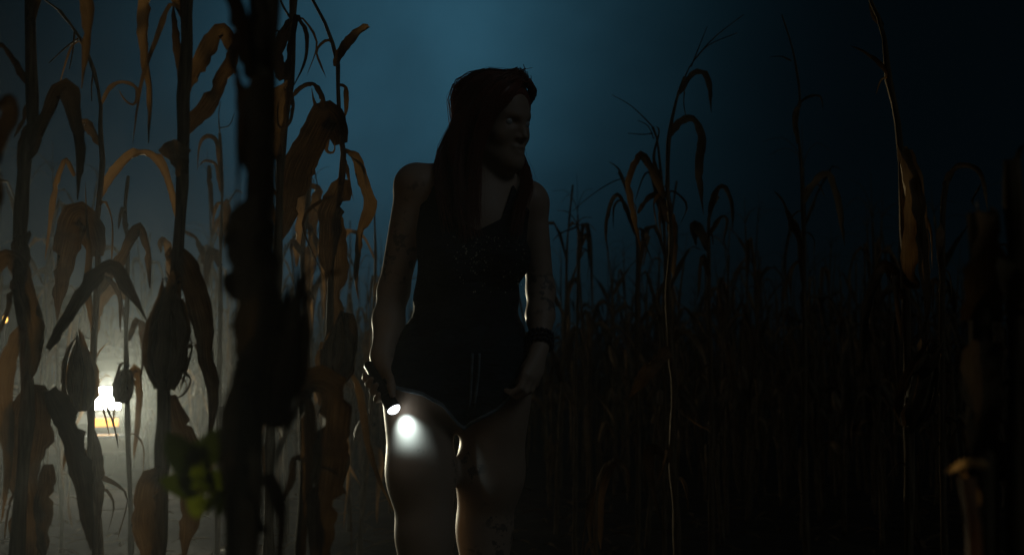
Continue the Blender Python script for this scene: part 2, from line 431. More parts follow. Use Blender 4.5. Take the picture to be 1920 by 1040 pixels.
hero('tall corn plant with raised paired leaves and long ear, left of thick stalk', 2.05,
     [(296, 1040), (300, 890), (306, 800), (308, 710), (320, 620), (330, 520), (334, 450), (341, 350), (343, 300), (345, 250), (345, 175), (352, 100), (350, 0), (352, -80)], 0.0115, 0.0085, seed=4,
     leaves=[([(350, 170), (376, 118), (404, 70), (420, 58), (436, 92), (440, 140)], 34, 0.15, 0.3, UPW),
             ([(352, 252), (386, 205), (418, 150), (436, 110), (450, 60)], 36, 0.15, 0.3, UPW),
             ([(356, 60), (340, 10), (310, -40), (280, -30), (268, 40), (272, 110), (284, 175), (279, 268)], 26, 0.2, 0.4, UPW),
             ([(344, 20), (318, 10), (296, 64), (264, 160), (248, 272)], 11, 0.3, 0.5),
             ([(345, 170), (338, 110), (332, 60), (326, 10)], 20, 0.4, 0.3, BLUNT),
             ([(342, 262), (330, 290), (342, 328)], 44, 0.1, 0.2, ([0, .5, 1], [.5, 1, .5])),
             ([(334, 470), (352, 500), (372, 560), (388, 640), (396, 720), (392, 830)], 40, 0.2, 0.3, UPW),
             ([(332, 480), (318, 472), (322, 500)], 26, 0.3, 0.3),
             ([(312, 705), (340, 696), (358, 712), (346, 738), (324, 748)], 9, 0.3, 0.6),
             ([(312, 708), (336, 706), (350, 722), (338, 742)], 5, 0.3, 0.6),
             ([(320, 740), (330, 800), (350, 840), (366, 900), (352, 990), (346, 1060)], 42, 0.3, 0.3, UPW),
             ([(300, 890), (280, 900), (272, 960), (276, 1050)], 34, 0.3, 0.4, BLUNT),
             ([(362, 650), (348, 648), (372, 640)], 8, 0.3, 0.5),
             ([(366, 645), (384, 690), (404, 740)], 9, 0.2, 0.3)],
     ears=[((308, 728), (322, 540), 58)])
hero('corn plant with tangled curled leaf tips behind the thick near stalk', 2.3,
     [(505, 1040), (508, 800), (515, 600), (522, 420), (526, 300), (533, 230), (543, 150), (548, 40), (552, -60)], 0.010, 0.006, seed=5,
     leaves=[([(536, 190), (540, 120), (552, 50), (556, 30), (574, 60), (572, 110), (556, 150), (545, 170)], 15, 0.3, 0.5),
             ([(530, 150), (524, 100), (538, 50), (552, 32)], 24, 0.2, 0.4, UPW),
             ([(545, 160), (548, 200), (540, 236), (524, 236), (522, 200), (530, 170)], 9, 0.4, 0.6),
             ([(520, 110), (512, 96), (506, 106), (516, 116)], 8, 0.3, 0.3),
             ([(526, 300), (514, 250), (520, 190), (540, 150)], 30, 0.2, 0.4, UPW),
             ([(522, 420), (500, 360), (486, 420), (470, 520)], 30, 0.3, 0.4)],
     tassel=[[(548, 40), (530, 10), (522, -20)], [(548, 40), (520, 60), (512, 30)]])
hero('slender leaning corn plant with tall bare top and brown-lit leaves, between thick stalk and woman', 2.5,
     [(602, 1040), (610, 900), (616, 700), (620, 560), (622, 500), (630, 400), (640, 340), (645, 300), (637, 235), (633, 160), (632, 115), (612, 50), (586, 0), (570, -30)], 0.0115, 0.0030, seed=6,
     leaves=[([(630, 126), (646, 92), (668, 66), (692, 50)], 20, 0.2, 0.3, BLUNT),
             ([(632, 160), (648, 168), (648, 210), (638, 240)], 12, 0.3, 0.4),
             ([(640, 270), (626, 224), (612, 212), (590, 250), (556, 320), (538, 400), (528, 452)], 50, 0.15, 0.3, UPW),
             ([(606, 214), (604, 180), (588, 158), (566, 162), (546, 184)], 12, 0.3, 0.4, BLUNT),
             ([(600, 215), (590, 190), (584, 164)], 9, 0.3, 0.4),
             ([(646, 282), (668, 296), (680, 340), (692, 385), (674, 440), (667, 520), (672, 560)], 19, 0.2, 0.4, UPW),
             ([(648, 300), (654, 335), (663, 377)], 8, 0.2, 0.3),
             ([(620, 240), (612, 280), (626, 285), (628, 262)], 10, 0.3, 0.4),
             ([(644, 335), (624, 390), (616, 450), (614, 520)], 40, 0.15, 0.2, UPW),
             ([(630, 400), (638, 480), (630, 560), (634, 640)], 36, 0.2, 0.3, UPW),
             ([(616, 660), (644, 600), (660, 640), (640, 720)], 30, 0.2, 0.3, UPW),
             ([(618, 640), (604, 700), (598, 760)], 30, 0.2, 0.3, UPW),
             ([(650, 690), (676, 740), (690, 830), (712, 900), (740, 960)], 16, 0.2, 0.3)],
     ears=[((632, 720), (640, 610), 48)])
hero('broad hanging corn leaf glowing brown on a short stalk right of the thick stalk', 1.7,
     [(560, 1100), (568, 960), (572, 820), (570, 730)], 0.008, 0.006, seed=7,
     leaves=[([(572, 730), (592, 716), (622, 736), (622, 800), (616, 900), (606, 980), (600, 1060)], 56, 0.3, 0.2, ([0, .12, .3, .7, 1], [.5, .9, 1, .9, .6])),
             ([(572, 735), (578, 800), (580, 900), (586, 1040)], 30, 0.5, 0.3, UPW)])
hero('corn plant with knobby dried leaves in grey haze, right of the thick stalk', 4.2,
     [(572, 900), (576, 700), (570, 560), (566, 480), (574, 400), (580, 350), (584, 290)], 0.011, 0.006, seed=8,
     leaves=[([(576, 350), (566, 380), (562, 440), (556, 500)], 26, 0.2, 0.4, UPW), ([(580, 350), (596, 360), (586, 420), (590, 500)], 18, 0.3, 0.4, UPW),
             ([(570, 480), (548, 450), (546, 480)], 14, 0.3, 0.4), ([(574, 420), (600, 470), (610, 540), (606, 600)], 20, 0.3, 0.4)],
     tassel=[[(584, 290), (575, 285), (566, 300)], [(584, 290), (592, 330), (604, 395)]])
hero('hazy thin corn plant with two hooked leaves, left of the thick stalk', 4.4,
     [(410, 900), (412, 700), (414, 500), (416, 420), (417, 330), (412, 250)], 0.010, 0.004, seed=9,
     leaves=[([(416, 330), (408, 270), (390, 254), (374, 270), (370, 320)], 13, 0.3, 0.4), ([(416, 360), (406, 312), (386, 302), (372, 312)], 14, 0.3, 0.4),
             ([(392, 310), (396, 360), (401, 420)], 12, 0.3, 0.4), ([(414, 460), (424, 380), (428, 400), (420, 470)], 18, 0.3, 0.4),
             ([(388, 500), (372, 450), (344, 430)], 14, 0.3, 0.4, BLUNT), ([(412, 500), (400, 470), (388, 500), (384, 560)], 20, 0.3, 0.4)],
     tassel=[[(412, 250), (410, 215), (414, 190)], [(412, 240), (430, 235), (440, 212)]])
hero('hazy corn plant with a pointed bent leaf above the truck headlight', 3.9,
     [(246, 1000), (240, 800), (236, 640), (240, 540), (238, 440), (234, 390), (240, 330)], 0.009, 0.004, seed=10,
     leaves=[([(238, 440), (232, 394), (226, 400), (222, 430)], 14, 0.3, 0.4), ([(240, 560), (220, 540), (196, 556), (180, 610), (172, 660)], 20, 0.3, 0.4, UPW),
             ([(240, 640), (262, 600), (270, 660), (262, 720)], 18, 0.3, 0.4), ([(300, 470), (308, 450), (318, 480), (320, 540)], 16, 0.3, 0.4, BLUNT),
             ([(238, 720), (254, 690), (262, 730), (258, 800), (250, 860)], 22, 0.3, 0.4), ([(238, 700), (224, 720), (212, 790), (226, 830)], 7, 0.3, 0.4)],
     ears=[((228, 755), (236, 690), 28)])
hero('corn plant with shredded pale-lit leaves low beside the headlight', 3.0,
     [(190, 1040), (178, 900), (170, 800), (165, 745)], 0.007, 0.005, seed=11,
     leaves=[([(170, 800), (182, 860), (186, 940), (178, 1030)], 22, 0.3, 0.4), ([(165, 750), (172, 700), (186, 660), (206, 640)], 9, 0.3, 0.4),
             ([(172, 830), (160, 900), (166, 960)], 20, 0.3, 0.4), ([(200, 760), (214, 800), (222, 840)], 6, 0.3, 0.3),
             ([(190, 752), (200, 790), (206, 825)], 5, 0.3, 0.3)])
hero('dark blurred corn stalk half cut by the left edge', 1.15,
     [(-40, 1040), (-36, 800), (-34, 600), (-26, 400), (-20, 250), (-22, 60)], 0.011, 0.008, seed=12,
     leaves=[([(-12, 320), (8, 270), (24, 215), (14, 192), (-6, 200)], 36, 0.2, 0.3, BLUNT), ([(-12, 420), (4, 370), (2, 320)], 26, 0.3, 0.3)])

# ---- right of the woman
hero('tall corn plant with tassel and drooping arched leaves, first one right of the woman', 4.1,
     [(1270, 1040), (1268, 950), (1262, 860), (1265, 745), (1257, 645), (1252, 540), (1258, 460), (1256, 400), (1252, 375), (1253, 275), (1260, 225), (1272, 175), (1284, 145)], 0.0125, 0.0045, seed=20,
     leaves=[([(1272, 176), (1296, 144), (1318, 136), (1329, 160), (1334, 212)], 12, 0.2, 0.3, UPW),
             ([(1255, 258), (1274, 230), (1298, 224), (1315, 258), (1311, 320), (1319, 402)], 15, 0.2, 0.3, UPW),
             ([(1246, 372), (1222, 322), (1202, 290), (1181, 322), (1176, 355), (1192, 425), (1202, 470)], 15, 0.2, 0.3, UPW),
             ([(1256, 420), (1240, 372), (1214, 372), (1196, 400)], 13, 0.3, 0.4, BLUNT),
             ([(1254, 392), (1262, 440), (1262, 520)], 18, 0.2, 0.3, UPW),
             ([(1258, 655), (1236, 672), (1208, 702), (1180, 745)], 27, 0.3, 0.2, UPW),
             ([(1236, 380), (1236, 420), (1242, 450)], 8, 0.3, 0.4),
             ([(1265, 760), (1300, 790), (1336, 810)], 8, 0.3, 0.4),
             ([(1262, 870), (1222, 840), (1216, 880), (1238, 980)], 22, 0.3, 0.4)],
     tassel=[[(1284, 145), (1300, 115), (1340, 70), (1394, 28)], [(1300, 115), (1330, 84), (1382, 62)], [(1296, 125), (1310, 90), (1326, 50)], [(1283, 172), (1282, 195), (1286, 218)]])
hero('thin corn plant with a wispy tassel leaning left, just behind the tall right plant', 4.6,
     [(1246, 900), (1248, 600), (1246, 460), (1240, 340), (1232, 260), (1224, 238)], 0.009, 0.004, seed=21,
     leaves=[([(1240, 340), (1226, 300), (1236, 250), (1230, 236)], 9, 0.3, 0.4), ([(1244, 420), (1222, 330), (1206, 330), (1190, 380)], 10, 0.3, 0.4)],
     tassel=[[(1224, 238), (1205, 218), (1180, 196), (1148, 178)], [(1224, 250), (1205, 252), (1178, 250)], [(1226, 260), (1215, 236), (1196, 226)]])
hero('corn plant with a bare twig-like leaf tip, between the woman and the tall right plant', 5.0,
     [(1196, 980), (1196, 760), (1194, 600), (1196, 460), (1186, 400), (1172, 350), (1160, 322)], 0.010, 0.005, seed=22,
     leaves=[([(1172, 350), (1160, 318), (1140, 302)], 7, 0.3, 0.3), ([(1188, 420), (1160, 366), (1142, 390), (1136, 440), (1142, 480)], 12, 0.3, 0.4),
             ([(1192, 440), (1170, 380), (1152, 386), (1150, 430)], 11, 0.3, 0.4), ([(1196, 480), (1214, 440), (1206, 500)], 14, 0.3, 0.4)],
     tassel=[[(1186, 330), (1150, 340), (1110, 365), (1074, 395)]])
hero('short corn plant close to the woman elbow with a small splayed tassel', 5.6,
     [(1078, 980), (1080, 700), (1084, 520), (1086, 440), (1082, 418)], 0.010, 0.005, seed=23,
     leaves=[([(1082, 425), (1070, 430), (1050, 438), (1036, 452)], 6, 0.3, 0.3), ([(1084, 430), (1088, 460), (1084, 500)], 10, 0.3, 0.3), ([(1084, 470), (1100, 440), (1104, 500)], 10, 0.3, 0.3)],
     tassel=[[(1082, 418), (1066, 398), (1044, 394)], [(1082, 418), (1094, 408), (1110, 408)], [(1084, 422), (1104, 420), (1118, 434)]])
hero('corn plant with a hooked blade and torn sheath, right of the tall tasselled plant', 4.9,
     [(1334, 980), (1332, 720), (1330, 560), (1328, 460), (1330, 400), (1346, 368)], 0.011, 0.005, seed=24,
     leaves=[([(1330, 400), (1340, 366), (1356, 352), (1370, 380), (1374, 430)], 11, 0.3, 0.3, UPW), ([(1328, 470), (1312, 430), (1300, 422), (1304, 460)], 16, 0.3, 0.3, BLUNT),
             ([(1330, 440), (1350, 410), (1362, 412), (1356, 460)], 10, 0.3, 0.3), ([(1330, 520), (1316, 480), (1308, 560)], 14, 0.3, 0.4)])
hero('lone tall corn plant with spindly top in the dim sky, right half of the photo', 4.3,
     [(1512, 1040), (1510, 820), (1508, 600), (1507, 450), (1504, 380), (1500, 280), (1494, 232), (1500, 185), (1493, 130), (1484, 85), (1466, 28)], 0.0115, 0.0018, seed=25,
     leaves=[([(1504, 382), (1526, 344), (1552, 328), (1570, 372), (1584, 462)], 14, 0.3, 0.3, UPW), ([(1505, 376), (1530, 344), (1548, 372)], 11, 0.3, 0.3),
             ([(1500, 192), (1516, 182), (1538, 182), (1543, 208)], 6, 0.3, 0.3), ([(1500, 190), (1489, 220), (1494, 270)], 15, 0.3, 0.2, ([0, .5, 1], [.4, 1, .4])),
             ([(1484, 115), (1465, 106), (1442, 108)], 4, 0.3, 0.3), ([(1507, 470), (1486, 420), (1470, 380), (1450, 356)], 14, 0.3, 0.3), ([(1510, 690), (1490, 700), (1470, 740)], 10, 0.3, 0.3)])
hero('leaning bare-topped corn plant with a thick ragged sheath, dark right side', 2.7,
     [(1705, 1100), (1704, 900), (1700, 700), (1696, 480), (1692, 380), (1688, 275), (1680, 210), (1665, 145), (1656, 60), (1632, 0), (1616, -40)], 0.013, 0.0040, seed=26,
     leaves=[([(1666, 148), (1650, 120), (1622, 98), (1594, 86)], 11, 0.3, 0.3), ([(1655, 50), (1640, 30), (1632, 0), (1640, -30)], 16, 0.3, 0.3),
             ([(1666, 145), (1652, 150), (1642, 178)], 6, 0.3, 0.3), ([(1690, 275), (1700, 340), (1706, 430), (1700, 540)], 44, 0.2, 0.2, ([0, .3, 1], [.5, 1, .9])),
             ([(1702, 280), (1718, 360), (1728, 470), (1736, 570), (1732, 620)], 30, 0.3, 0.3, UPW), ([(1690, 540), (1660, 500), (1640, 520), (1618, 600), (1616, 700)], 26, 0.4, 0.3, UPW),
             ([(1692, 560), (1672, 510), (1680, 560), (1690, 640)], 22, 0.4, 0.3), ([(1700, 720), (1740, 690), (1770, 640)], 24, 0.3, 0.3)],
     ears=[((1704, 800), (1742, 660), 52)])
hero('corn plant with a smooth hooped leaf at far right, next to the blurred dark stalk', 3.4,
     [(1770, 1000), (1768, 700), (1766, 480), (1768, 380), (1774, 340)], 0.010, 0.006, seed=27,
     leaves=[([(1770, 350), (1788, 316), (1816, 312), (1838, 332), (1852, 400)], 14, 0.3, 0.3, UPW), ([(1768, 420), (1758, 460), (1764, 540)], 20, 0.3, 0.3), ([(1838, 345), (1822, 375), (1828, 390)], 12, 0.3, 0.3)])
hero('blurred black corn stalk near the right edge', 1.32,
     [(1850, 1040), (1846, 800), (1842, 600), (1840, 480), (1838, 400)], 0.0165, 0.011, seed=28,
     leaves=[([(1842, 600), (1852, 500), (1844, 420), (1838, 396)], 62, 0.2, 0.2, ([0, .5, 1], [1, 1, .8])), ([(1848, 900), (1838, 760), (1844, 640)], 74, 0.2, 0.2, ([0, .5, 1], [1, 1, .8]))])
hero('blurred black corn plant cut by the right edge', 1.3,
     [(1906, 1040), (1904, 700), (1908, 500), (1902, 380), (1900, 300)], 0.010, 0.007, seed=29,
     leaves=[([(1902, 440), (1898, 340), (1912, 280), (1930, 270)], 16, 0.3, 0.3, UPW), ([(1906, 600), (1888, 520), (1884, 480)], 44, 0.3, 0.3, BLUNT)])
hero('broken pale corn stalk with a snapped tan leaf, bottom right corner', 0.95,
     [(1826, 1060), (1826, 1000), (1824, 940), (1814, 895)], 0.0050, 0.0055, seed=30, lmat=M_pale, smat=M_pale,
     leaves=[([(1852, 868), (1820, 866), (1796, 870), (1768, 884)], 17, 0.3, 0.2, BLUNT), ([(1800, 876), (1806, 905), (1822, 940)], 22, 0.3, 0.2, UPW), ([(1814, 900), (1834, 930), (1830, 960)], 20, 0.3, 0.2)])
hero('bowed dry corn plant with long blades touching the soil, low right of the woman', 3.6,
     [(1118, 1040), (1116, 960), (1122, 900), (1136, 870), (1156, 858)], 0.008, 0.004, seed=31,
     leaves=[([(1156, 860), (1140, 880), (1122, 940), (1126, 1030)], 20, 0.3, 0.3, UPW), ([(1122, 905), (1104, 960), (1108, 1040)], 18, 0.3, 0.3), ([(1150, 860), (1176, 880), (1180, 930)], 12, 0.3, 0.3)])

# ------------------------------------------------------------------ old pickup truck beyond the corn
M_paint = mat('faded_truck_paint', (0.07, 0.08, 0.085), 0.4, 0, 0.5, lambda nt, p: nt.links.new(
    ramp(nt, noise(nt, 5, nt.nodes.new('ShaderNodeTexCoord').outputs['Object'], 6), [(0.35, (0.05, 0.055, 0.06)), (0.7, (0.1, 0.11, 0.11))]), p.inputs['Base Color']))
M_chrome = mat('worn_chrome', (0.6, 0.6, 0.62), 0.25, 1.0)
M_black = mat('black_rubber', (0.015, 0.015, 0.016), 0.8)
M_glass = mat('dark_window_glass', (0.02, 0.025, 0.03), 0.08, 0, 0.6)
def emit(name, colr, s):
    m = bpy.data.materials.new(name); m.use_nodes = True; n = m.node_tree
    p = n.nodes['Principled BSDF']; p.inputs['Base Color'].default_value = (*[min(1, c) * 0.6 for c in colr], 1)
    p.inputs['Roughness'].default_value = 0.25
    p.inputs['Emission Color'].default_value = (*colr, 1); p.inputs['Emission Strength'].default_value = s
    return m
M_head = emit('headlight_glass', (1.0, 0.95, 0.80), 70.0)
M_amber = emit('amber_signal_glass', (1.0, 0.42, 0.04), 1.6)
M_lamp = emit('amber_lamp_glass', (1.0, 0.50, 0.10), 6.0)
hl = at(198, 746, 9.5)
truck_rz = math.radians(25)
Rz = Matrix.Rotation(truck_rz, 3, 'Z')
loc = Vector((hl[0], hl[1], 0)) - Rz @ Vector((0.72, -2.30, 0))
truck = empty('pickup_truck', loc, truck_rz)
tag(truck, 'old pickup truck with its headlights on, hidden in haze behind the corn at left', 'pickup truck')
def tpart(name, m, *shapes, parent=truck, smooth=False):
    mb = MB()
    for s in shapes: mb.add(*s)
    return mb.build(name, m, parent, smooth)
zh = float(hl[2])
def prism(profile, x0, x1):
    n = len(profile); V = [(x0, y, z) for y, z in profile] + [(x1, y, z) for y, z in profile]
    return V, [tuple(range(n - 1, -1, -1)), tuple(range(n, 2 * n))] + [(i, (i + 1) % n, n + (i + 1) % n, n + i) for i in range(n)]
tpart('front_body', M_paint, prism([(-2.27, 0.42), (-2.30, 0.50), (-2.30, 0.93), (-2.22, 1.02), (-0.95, 1.10), (-0.9, 0.42)], -0.86, 0.86))
tpart('hood', M_paint, box((0, -1.58, 1.075), (1.36, 1.2, 0.05), bevel=0.02))
tpart('cab', M_paint, prism([(-0.95, 0.42), (-0.95, 1.11), (-0.50, 1.70), (-0.40, 1.76), (0.55, 1.76), (0.66, 1.68), (0.72, 1.1), (0.72, 0.42)], -0.84, 0.84))
tpart('windshield', M_glass, prism([(-0.93, 1.15), (-0.545, 1.655), (-0.555, 1.665), (-0.945, 1.155)], -0.74, 0.74))
for s in (-1, 1):
    dr = tpart('door', M_paint, box((s * 0.85, -0.1, 0.86), (0.03, 1.15, 0.78), bevel=0.01))
    tpart('door_handle', M_chrome, box((s * 0.875, 0.3, 1.05), (0.025, 0.14, 0.03), bevel=0.005), parent=dr)
    tpart('side_window', M_glass, prism([(-0.62, 1.17), (-0.32, 1.6), (0.42, 1.6), (0.45, 1.17)], s * 0.845, s * 0.853))
    mr = tpart('mirror', M_chrome, box((s * 1.02, -0.62, 1.26), (0.18, 0.05, 0.2), bevel=0.015), box((s * 0.91, -0.6, 1.18), (0.12, 0.02, 0.02)))
    tpart('fender', M_paint, prism([(-2.26, 0.55), (-2.2, 0.9), (-2.0, 0.98), (-1.2, 0.98), (-1.05, 0.85), (-1.02, 0.5), (-1.1, 0.45), (-1.2, 0.72), (-1.4, 0.82), (-1.72, 0.82), (-1.92, 0.72), (-2.0, 0.45)], s * 0.862, s * 0.90))
    hlh = tpart('headlight', M_chrome, box((s * 0.72, -2.305, zh), (0.25, 0.05, 0.19), bevel=0.012))
    tpart('lens', M_head, box((s * 0.72, -2.335, zh), (0.225, 0.03, 0.175), bevel=0.012), parent=hlh)
    tpart('turn_signal', M_amber, box((s * 0.72, -2.318, zh - 0.20), (0.21, 0.04, 0.065), bevel=0.008))
    lamp = bpy.data.lights.new('headlight_beam', 'SPOT'); lamp.energy = HEADLIGHT_W; lamp.color = (1.0, 0.94, 0.66)
    lamp.spot_size = math.radians(30); lamp.spot_blend = 0.8; lamp.shadow_soft_size = 0.06
    lo = bpy.data.objects.new('headlight_beam', lamp); link(lo, hlh)
    lo.location = (s * 0.72, -2.42, zh); lo.rotation_euler = (math.radians(-92.5), 0, 0)
    for y in (-1.56, 1.45):
        wh = tpart('wheel', M_chrome, tube([(s * 0.74, y, 0.36), (s * 0.875, y, 0.36)], 0.2, 18), smooth=False)
        ring = []; Vt = []; Ft = []
        for i in range(24):
            a = 2 * math.pi * i / 24
            for (rad, xx) in ((0.2, 0.70), (0.33, 0.69), (0.36, 0.72), (0.36, 0.85), (0.33, 0.88), (0.2, 0.87)):
                Vt.append((s * xx, y + rad * math.cos(a), 0.36 + rad * math.sin(a)))
        Ft = [(i * 6 + k, i * 6 + k + 1, ((i + 1) % 24) * 6 + k + 1, ((i + 1) % 24) * 6 + k) for i in range(24) for k in range(5)]
        mesh('tyre', Vt, Ft, M_black, wh)
gr = tpart('grille', M_black, box((0, -2.305, zh), (1.16, 0.03, 0.26)))
for k in range(4): tpart('grille_bar', M_chrome, box((0, -2.325, zh - 0.1 + k * 0.066), (1.16, 0.02, 0.016)), parent=gr)
tpart('bumper', M_chrome, box((0, -2.42, 0.33), (1.82, 0.10, 0.17), bevel=0.03))
tpart('cargo_bed', M_paint, box((0, 1.72, 0.72), (1.68, 1.95, 0.55), bevel=0.03))

lp = at(10, 598, 8.3)
yl = empty('stake_lamp', (lp[0], lp[1], 0)); tag(yl, 'tiny amber lamp on a stake glowing among the corn at the left edge', 'lamp')
MB().add(*tube([(0, 0.03, 0), (0, 0.03, lp[2] + 0.05), (0, 0.0, lp[2] + 0.06)], 0.007, 6)).build('post', M_black, yl)
MB().add(*ball((0, 0, lp[2]), (0.014, 0.014, 0.024), 10, 8)).build('globe', M_lamp, yl)
MB().add(*tube([(0, 0, lp[2] + 0.022), (0, 0, lp[2] + 0.05)], [0.024, 0.008], 10)).build('shade', M_black, yl)

# ------------------------------------------------------------------ the field: corn prototypes and their copies
def random_plant(seed, H, segs=12):
    r = np.random.RandomState(seed); parts = []
    lean = r.normal(0, 0.06, 2); n = 7
    t = np.linspace(0, 1, n); bend = r.normal(0, 0.03, (n, 2)).cumsum(0) * 0.5
    S = np.stack([lean[0] * t * H + bend[:, 0] * t, lean[1] * t * H + bend[:, 1] * t, t * H], 1); S[0] = (0, 0, -0.03)
    parts.append(('stalk', M_stalk, stalk_shape(S, 0.0115, 0.004, seed, 6)))
    nl = r.randint(6, 9); az0 = r.rand() * 6.28
    for k in range(nl):
        f = 0.22 + 0.72 * (k + 0.3 * r.rand()) / nl; b = np.array([np.interp(f, t, S[:, j]) for j in range(3)])
        az = az0 + math.pi * k + r.normal(0, 0.5); dr = np.array([math.cos(az), math.sin(az), 0]); up = np.array([0, 0, 1.0])
        L = r.uniform(0.38, 0.72); hang = r.rand()
        if hang < 0.45:      # arched then hanging
            a = r.uniform(0.16, 0.34)
            P = [b, b + dr * a * 0.45 * L + up * 0.24 * L, b + dr * a * 1.1 * L + up * 0.30 * L, b + dr * a * 1.7 * L + up * 0.02 * L,
                 b + dr * a * 1.8 * L - up * 0.32 * L, b + dr * a * (1.5 + 0.5 * r.rand()) * L - up * (0.55 + 0.2 * r.rand()) * L]
        elif hang < 0.85:    # collapsed along the stalk
            P = [b, b + dr * 0.07 * L + up * 0.06 * L, b + dr * 0.14 * L - up * 0.05 * L, b + dr * 0.12 * L - up * 0.4 * L, b + dr * (0.05 + 0.2 * r.rand()) * L - up * 0.75 * L]
        else:                # snapped upright
            P = [b, b + dr * 0.16 * L + up * 0.3 * L, b + dr * 0.36 * L + up * 0.55 * L, b + dr * 0.5 * L + up * 0.5 * L]
        parts.append(('leaf', M_leaf, leaf(P, r.uniform(0.035, 0.06), seed * 17 + k, r.uniform(-.6, .6), 0.8, sideref=np.cross(dr, up) * 0.2 + dr + up * 0.3, segs=segs)))
    if r.rand() < 0.75:
        parts.append(('tassel', M_stalk, (lambda m: (np.vstack(m.V), m.F, np.vstack(m.UV)))(tassel_shape(S[-1], S[-1] - S[-2], r.uniform(0.18, 0.3), seed, 4))))
    if r.rand() < 0.7:
        i = 0.42 + 0.1 * r.rand(); b = np.array([np.interp(i, t, S[:, j]) for j in range(3)]); az = r.rand() * 6.28
        dr = np.array([math.cos(az), math.sin(az), 0])
        parts.append(('ear', M_husk, ear_shape(b + dr * 0.012, b + dr * 0.07 + np.array([0, 0, 0.17 if r.rand() < 0.5 else -0.12]), 0.024, seed)))
    return parts
protos = []
for k in range(9):
    ps = random_plant(500 + k, 1.75 + 0.05 * (k % 4))
    data = []
    for (nm, mt, sh) in ps:
        o = MB().add(*sh).build(nm, mt); data.append((nm, o.data)); bpy.data.objects.remove(o)
    protos.append(data)

random.seed(11)
hero_pts = [(o.location.x, o.location.y) for o in col.objects if o.name.startswith('corn_plant')]
def keep(x, y, H):
    if math.hypot(x + 0.1, y - 2.77) < 0.7: return False
    px, _ = project(np.array([x, y, 1.0]))
    lx, ly = x - loc.x, y - loc.y                       # clear of the truck
    c, s = math.cos(-truck_rz), math.sin(-truck_rz); tx, ty = c * lx - s * ly, s * lx + c * ly
    if abs(tx) < 1.15 and -3.2 < ty < 2.9: return False
    if y < 9.6 and abs(px - 198) < 58: return False     # the gap the lamps shine through
    if abs(px - 10) < 22 and y < 8.6: return False
    # the beam's way to the woman
    vx, vy = -0.1 - hl[0], 2.77 - hl[1]; u = ((x - hl[0]) * vx + (y - hl[1]) * vy) / (vx * vx + vy * vy)
    if 0 < u < 1:
        ex, ey = hl[0] + vx * u, hl[1] + vy * u
        if math.hypot(x - ex, y - ey) < 0.28: return False
    return True
spots = []
y = 4.7
while y < 15.5:
    step = 0.42 if y < 9 else 0.47
    hw = 0.47 * y + 0.3; x = -hw + random.random() * 0.3
    while x < hw:
        xx = x + random.uniform(-.12, .12); yy = y + random.uniform(-.18, .18)
        px, _ = project(np.array([xx, yy, 1.0]))
        H = random.uniform(1.45, 2.2) + 0.02 * max(0, yy - 7)
        dens = 1.0
        if px < 760: dens = 0.8 if yy < 8.6 else 0.7; H *= 1.05 if px < 640 else 0.78
        elif px < 1040: dens = 0.0 if yy < 6 else 0.5; H *= 0.8
        else: dens = 0.12 if yy < 6.3 else 0.95; H *= 0.93
        if random.random() < dens and keep(xx, yy, H): spots.append((xx, yy, H, px))
        x += 0.62 if x < 0.04 * y else 0.5
    y += step
spots.sort(key=lambda s: s[1])
spots = spots[:268]
ZONES = [(120, 'at the far left edge'), (280, 'around the truck headlight'), (440, 'just left of the thick near stalk'), (600, 'just right of the thick near stalk'), (760, 'just left of the woman'),
         (1040, 'behind the woman'), (1130, 'by the woman\'s bracelet arm'), (1255, 'left of the tall tasselled plant'), (1360, 'behind the tall tasselled plant'), (1500, 'left of the lone spindly plant'),
         (1600, 'right of the lone spindly plant'), (1700, 'left of the ragged-sheath plant'), (1800, 'right of the ragged-sheath plant'), (9999, 'at the far right edge')]
def zone(px, y, H):
    side = next(t for m, t in ZONES if px < m)
    dist = 'front' if y < 7.3 else 'middle' if y < 9.5 else 'back'
    size = 'tall' if H > 1.95 else 'short' if H < 1.62 else 'mid-height'
    return f'{size} withered corn plant in the {dist} rows {side}', f'{size} {dist} row corn plants {side}'
for i, (x, y, H, px) in enumerate(spots):
    data = protos[i % len(protos)]
    lab, grp = zone(px, y, H)
    root = empty('corn_plant', (x, y, 0), random.random() * 6.283); tag(root, lab, 'corn plant', grp)
    root.scale = (1, 1, H / 1.82)
    for nm, me in data:
        link(bpy.data.objects.new(nm, me), root)

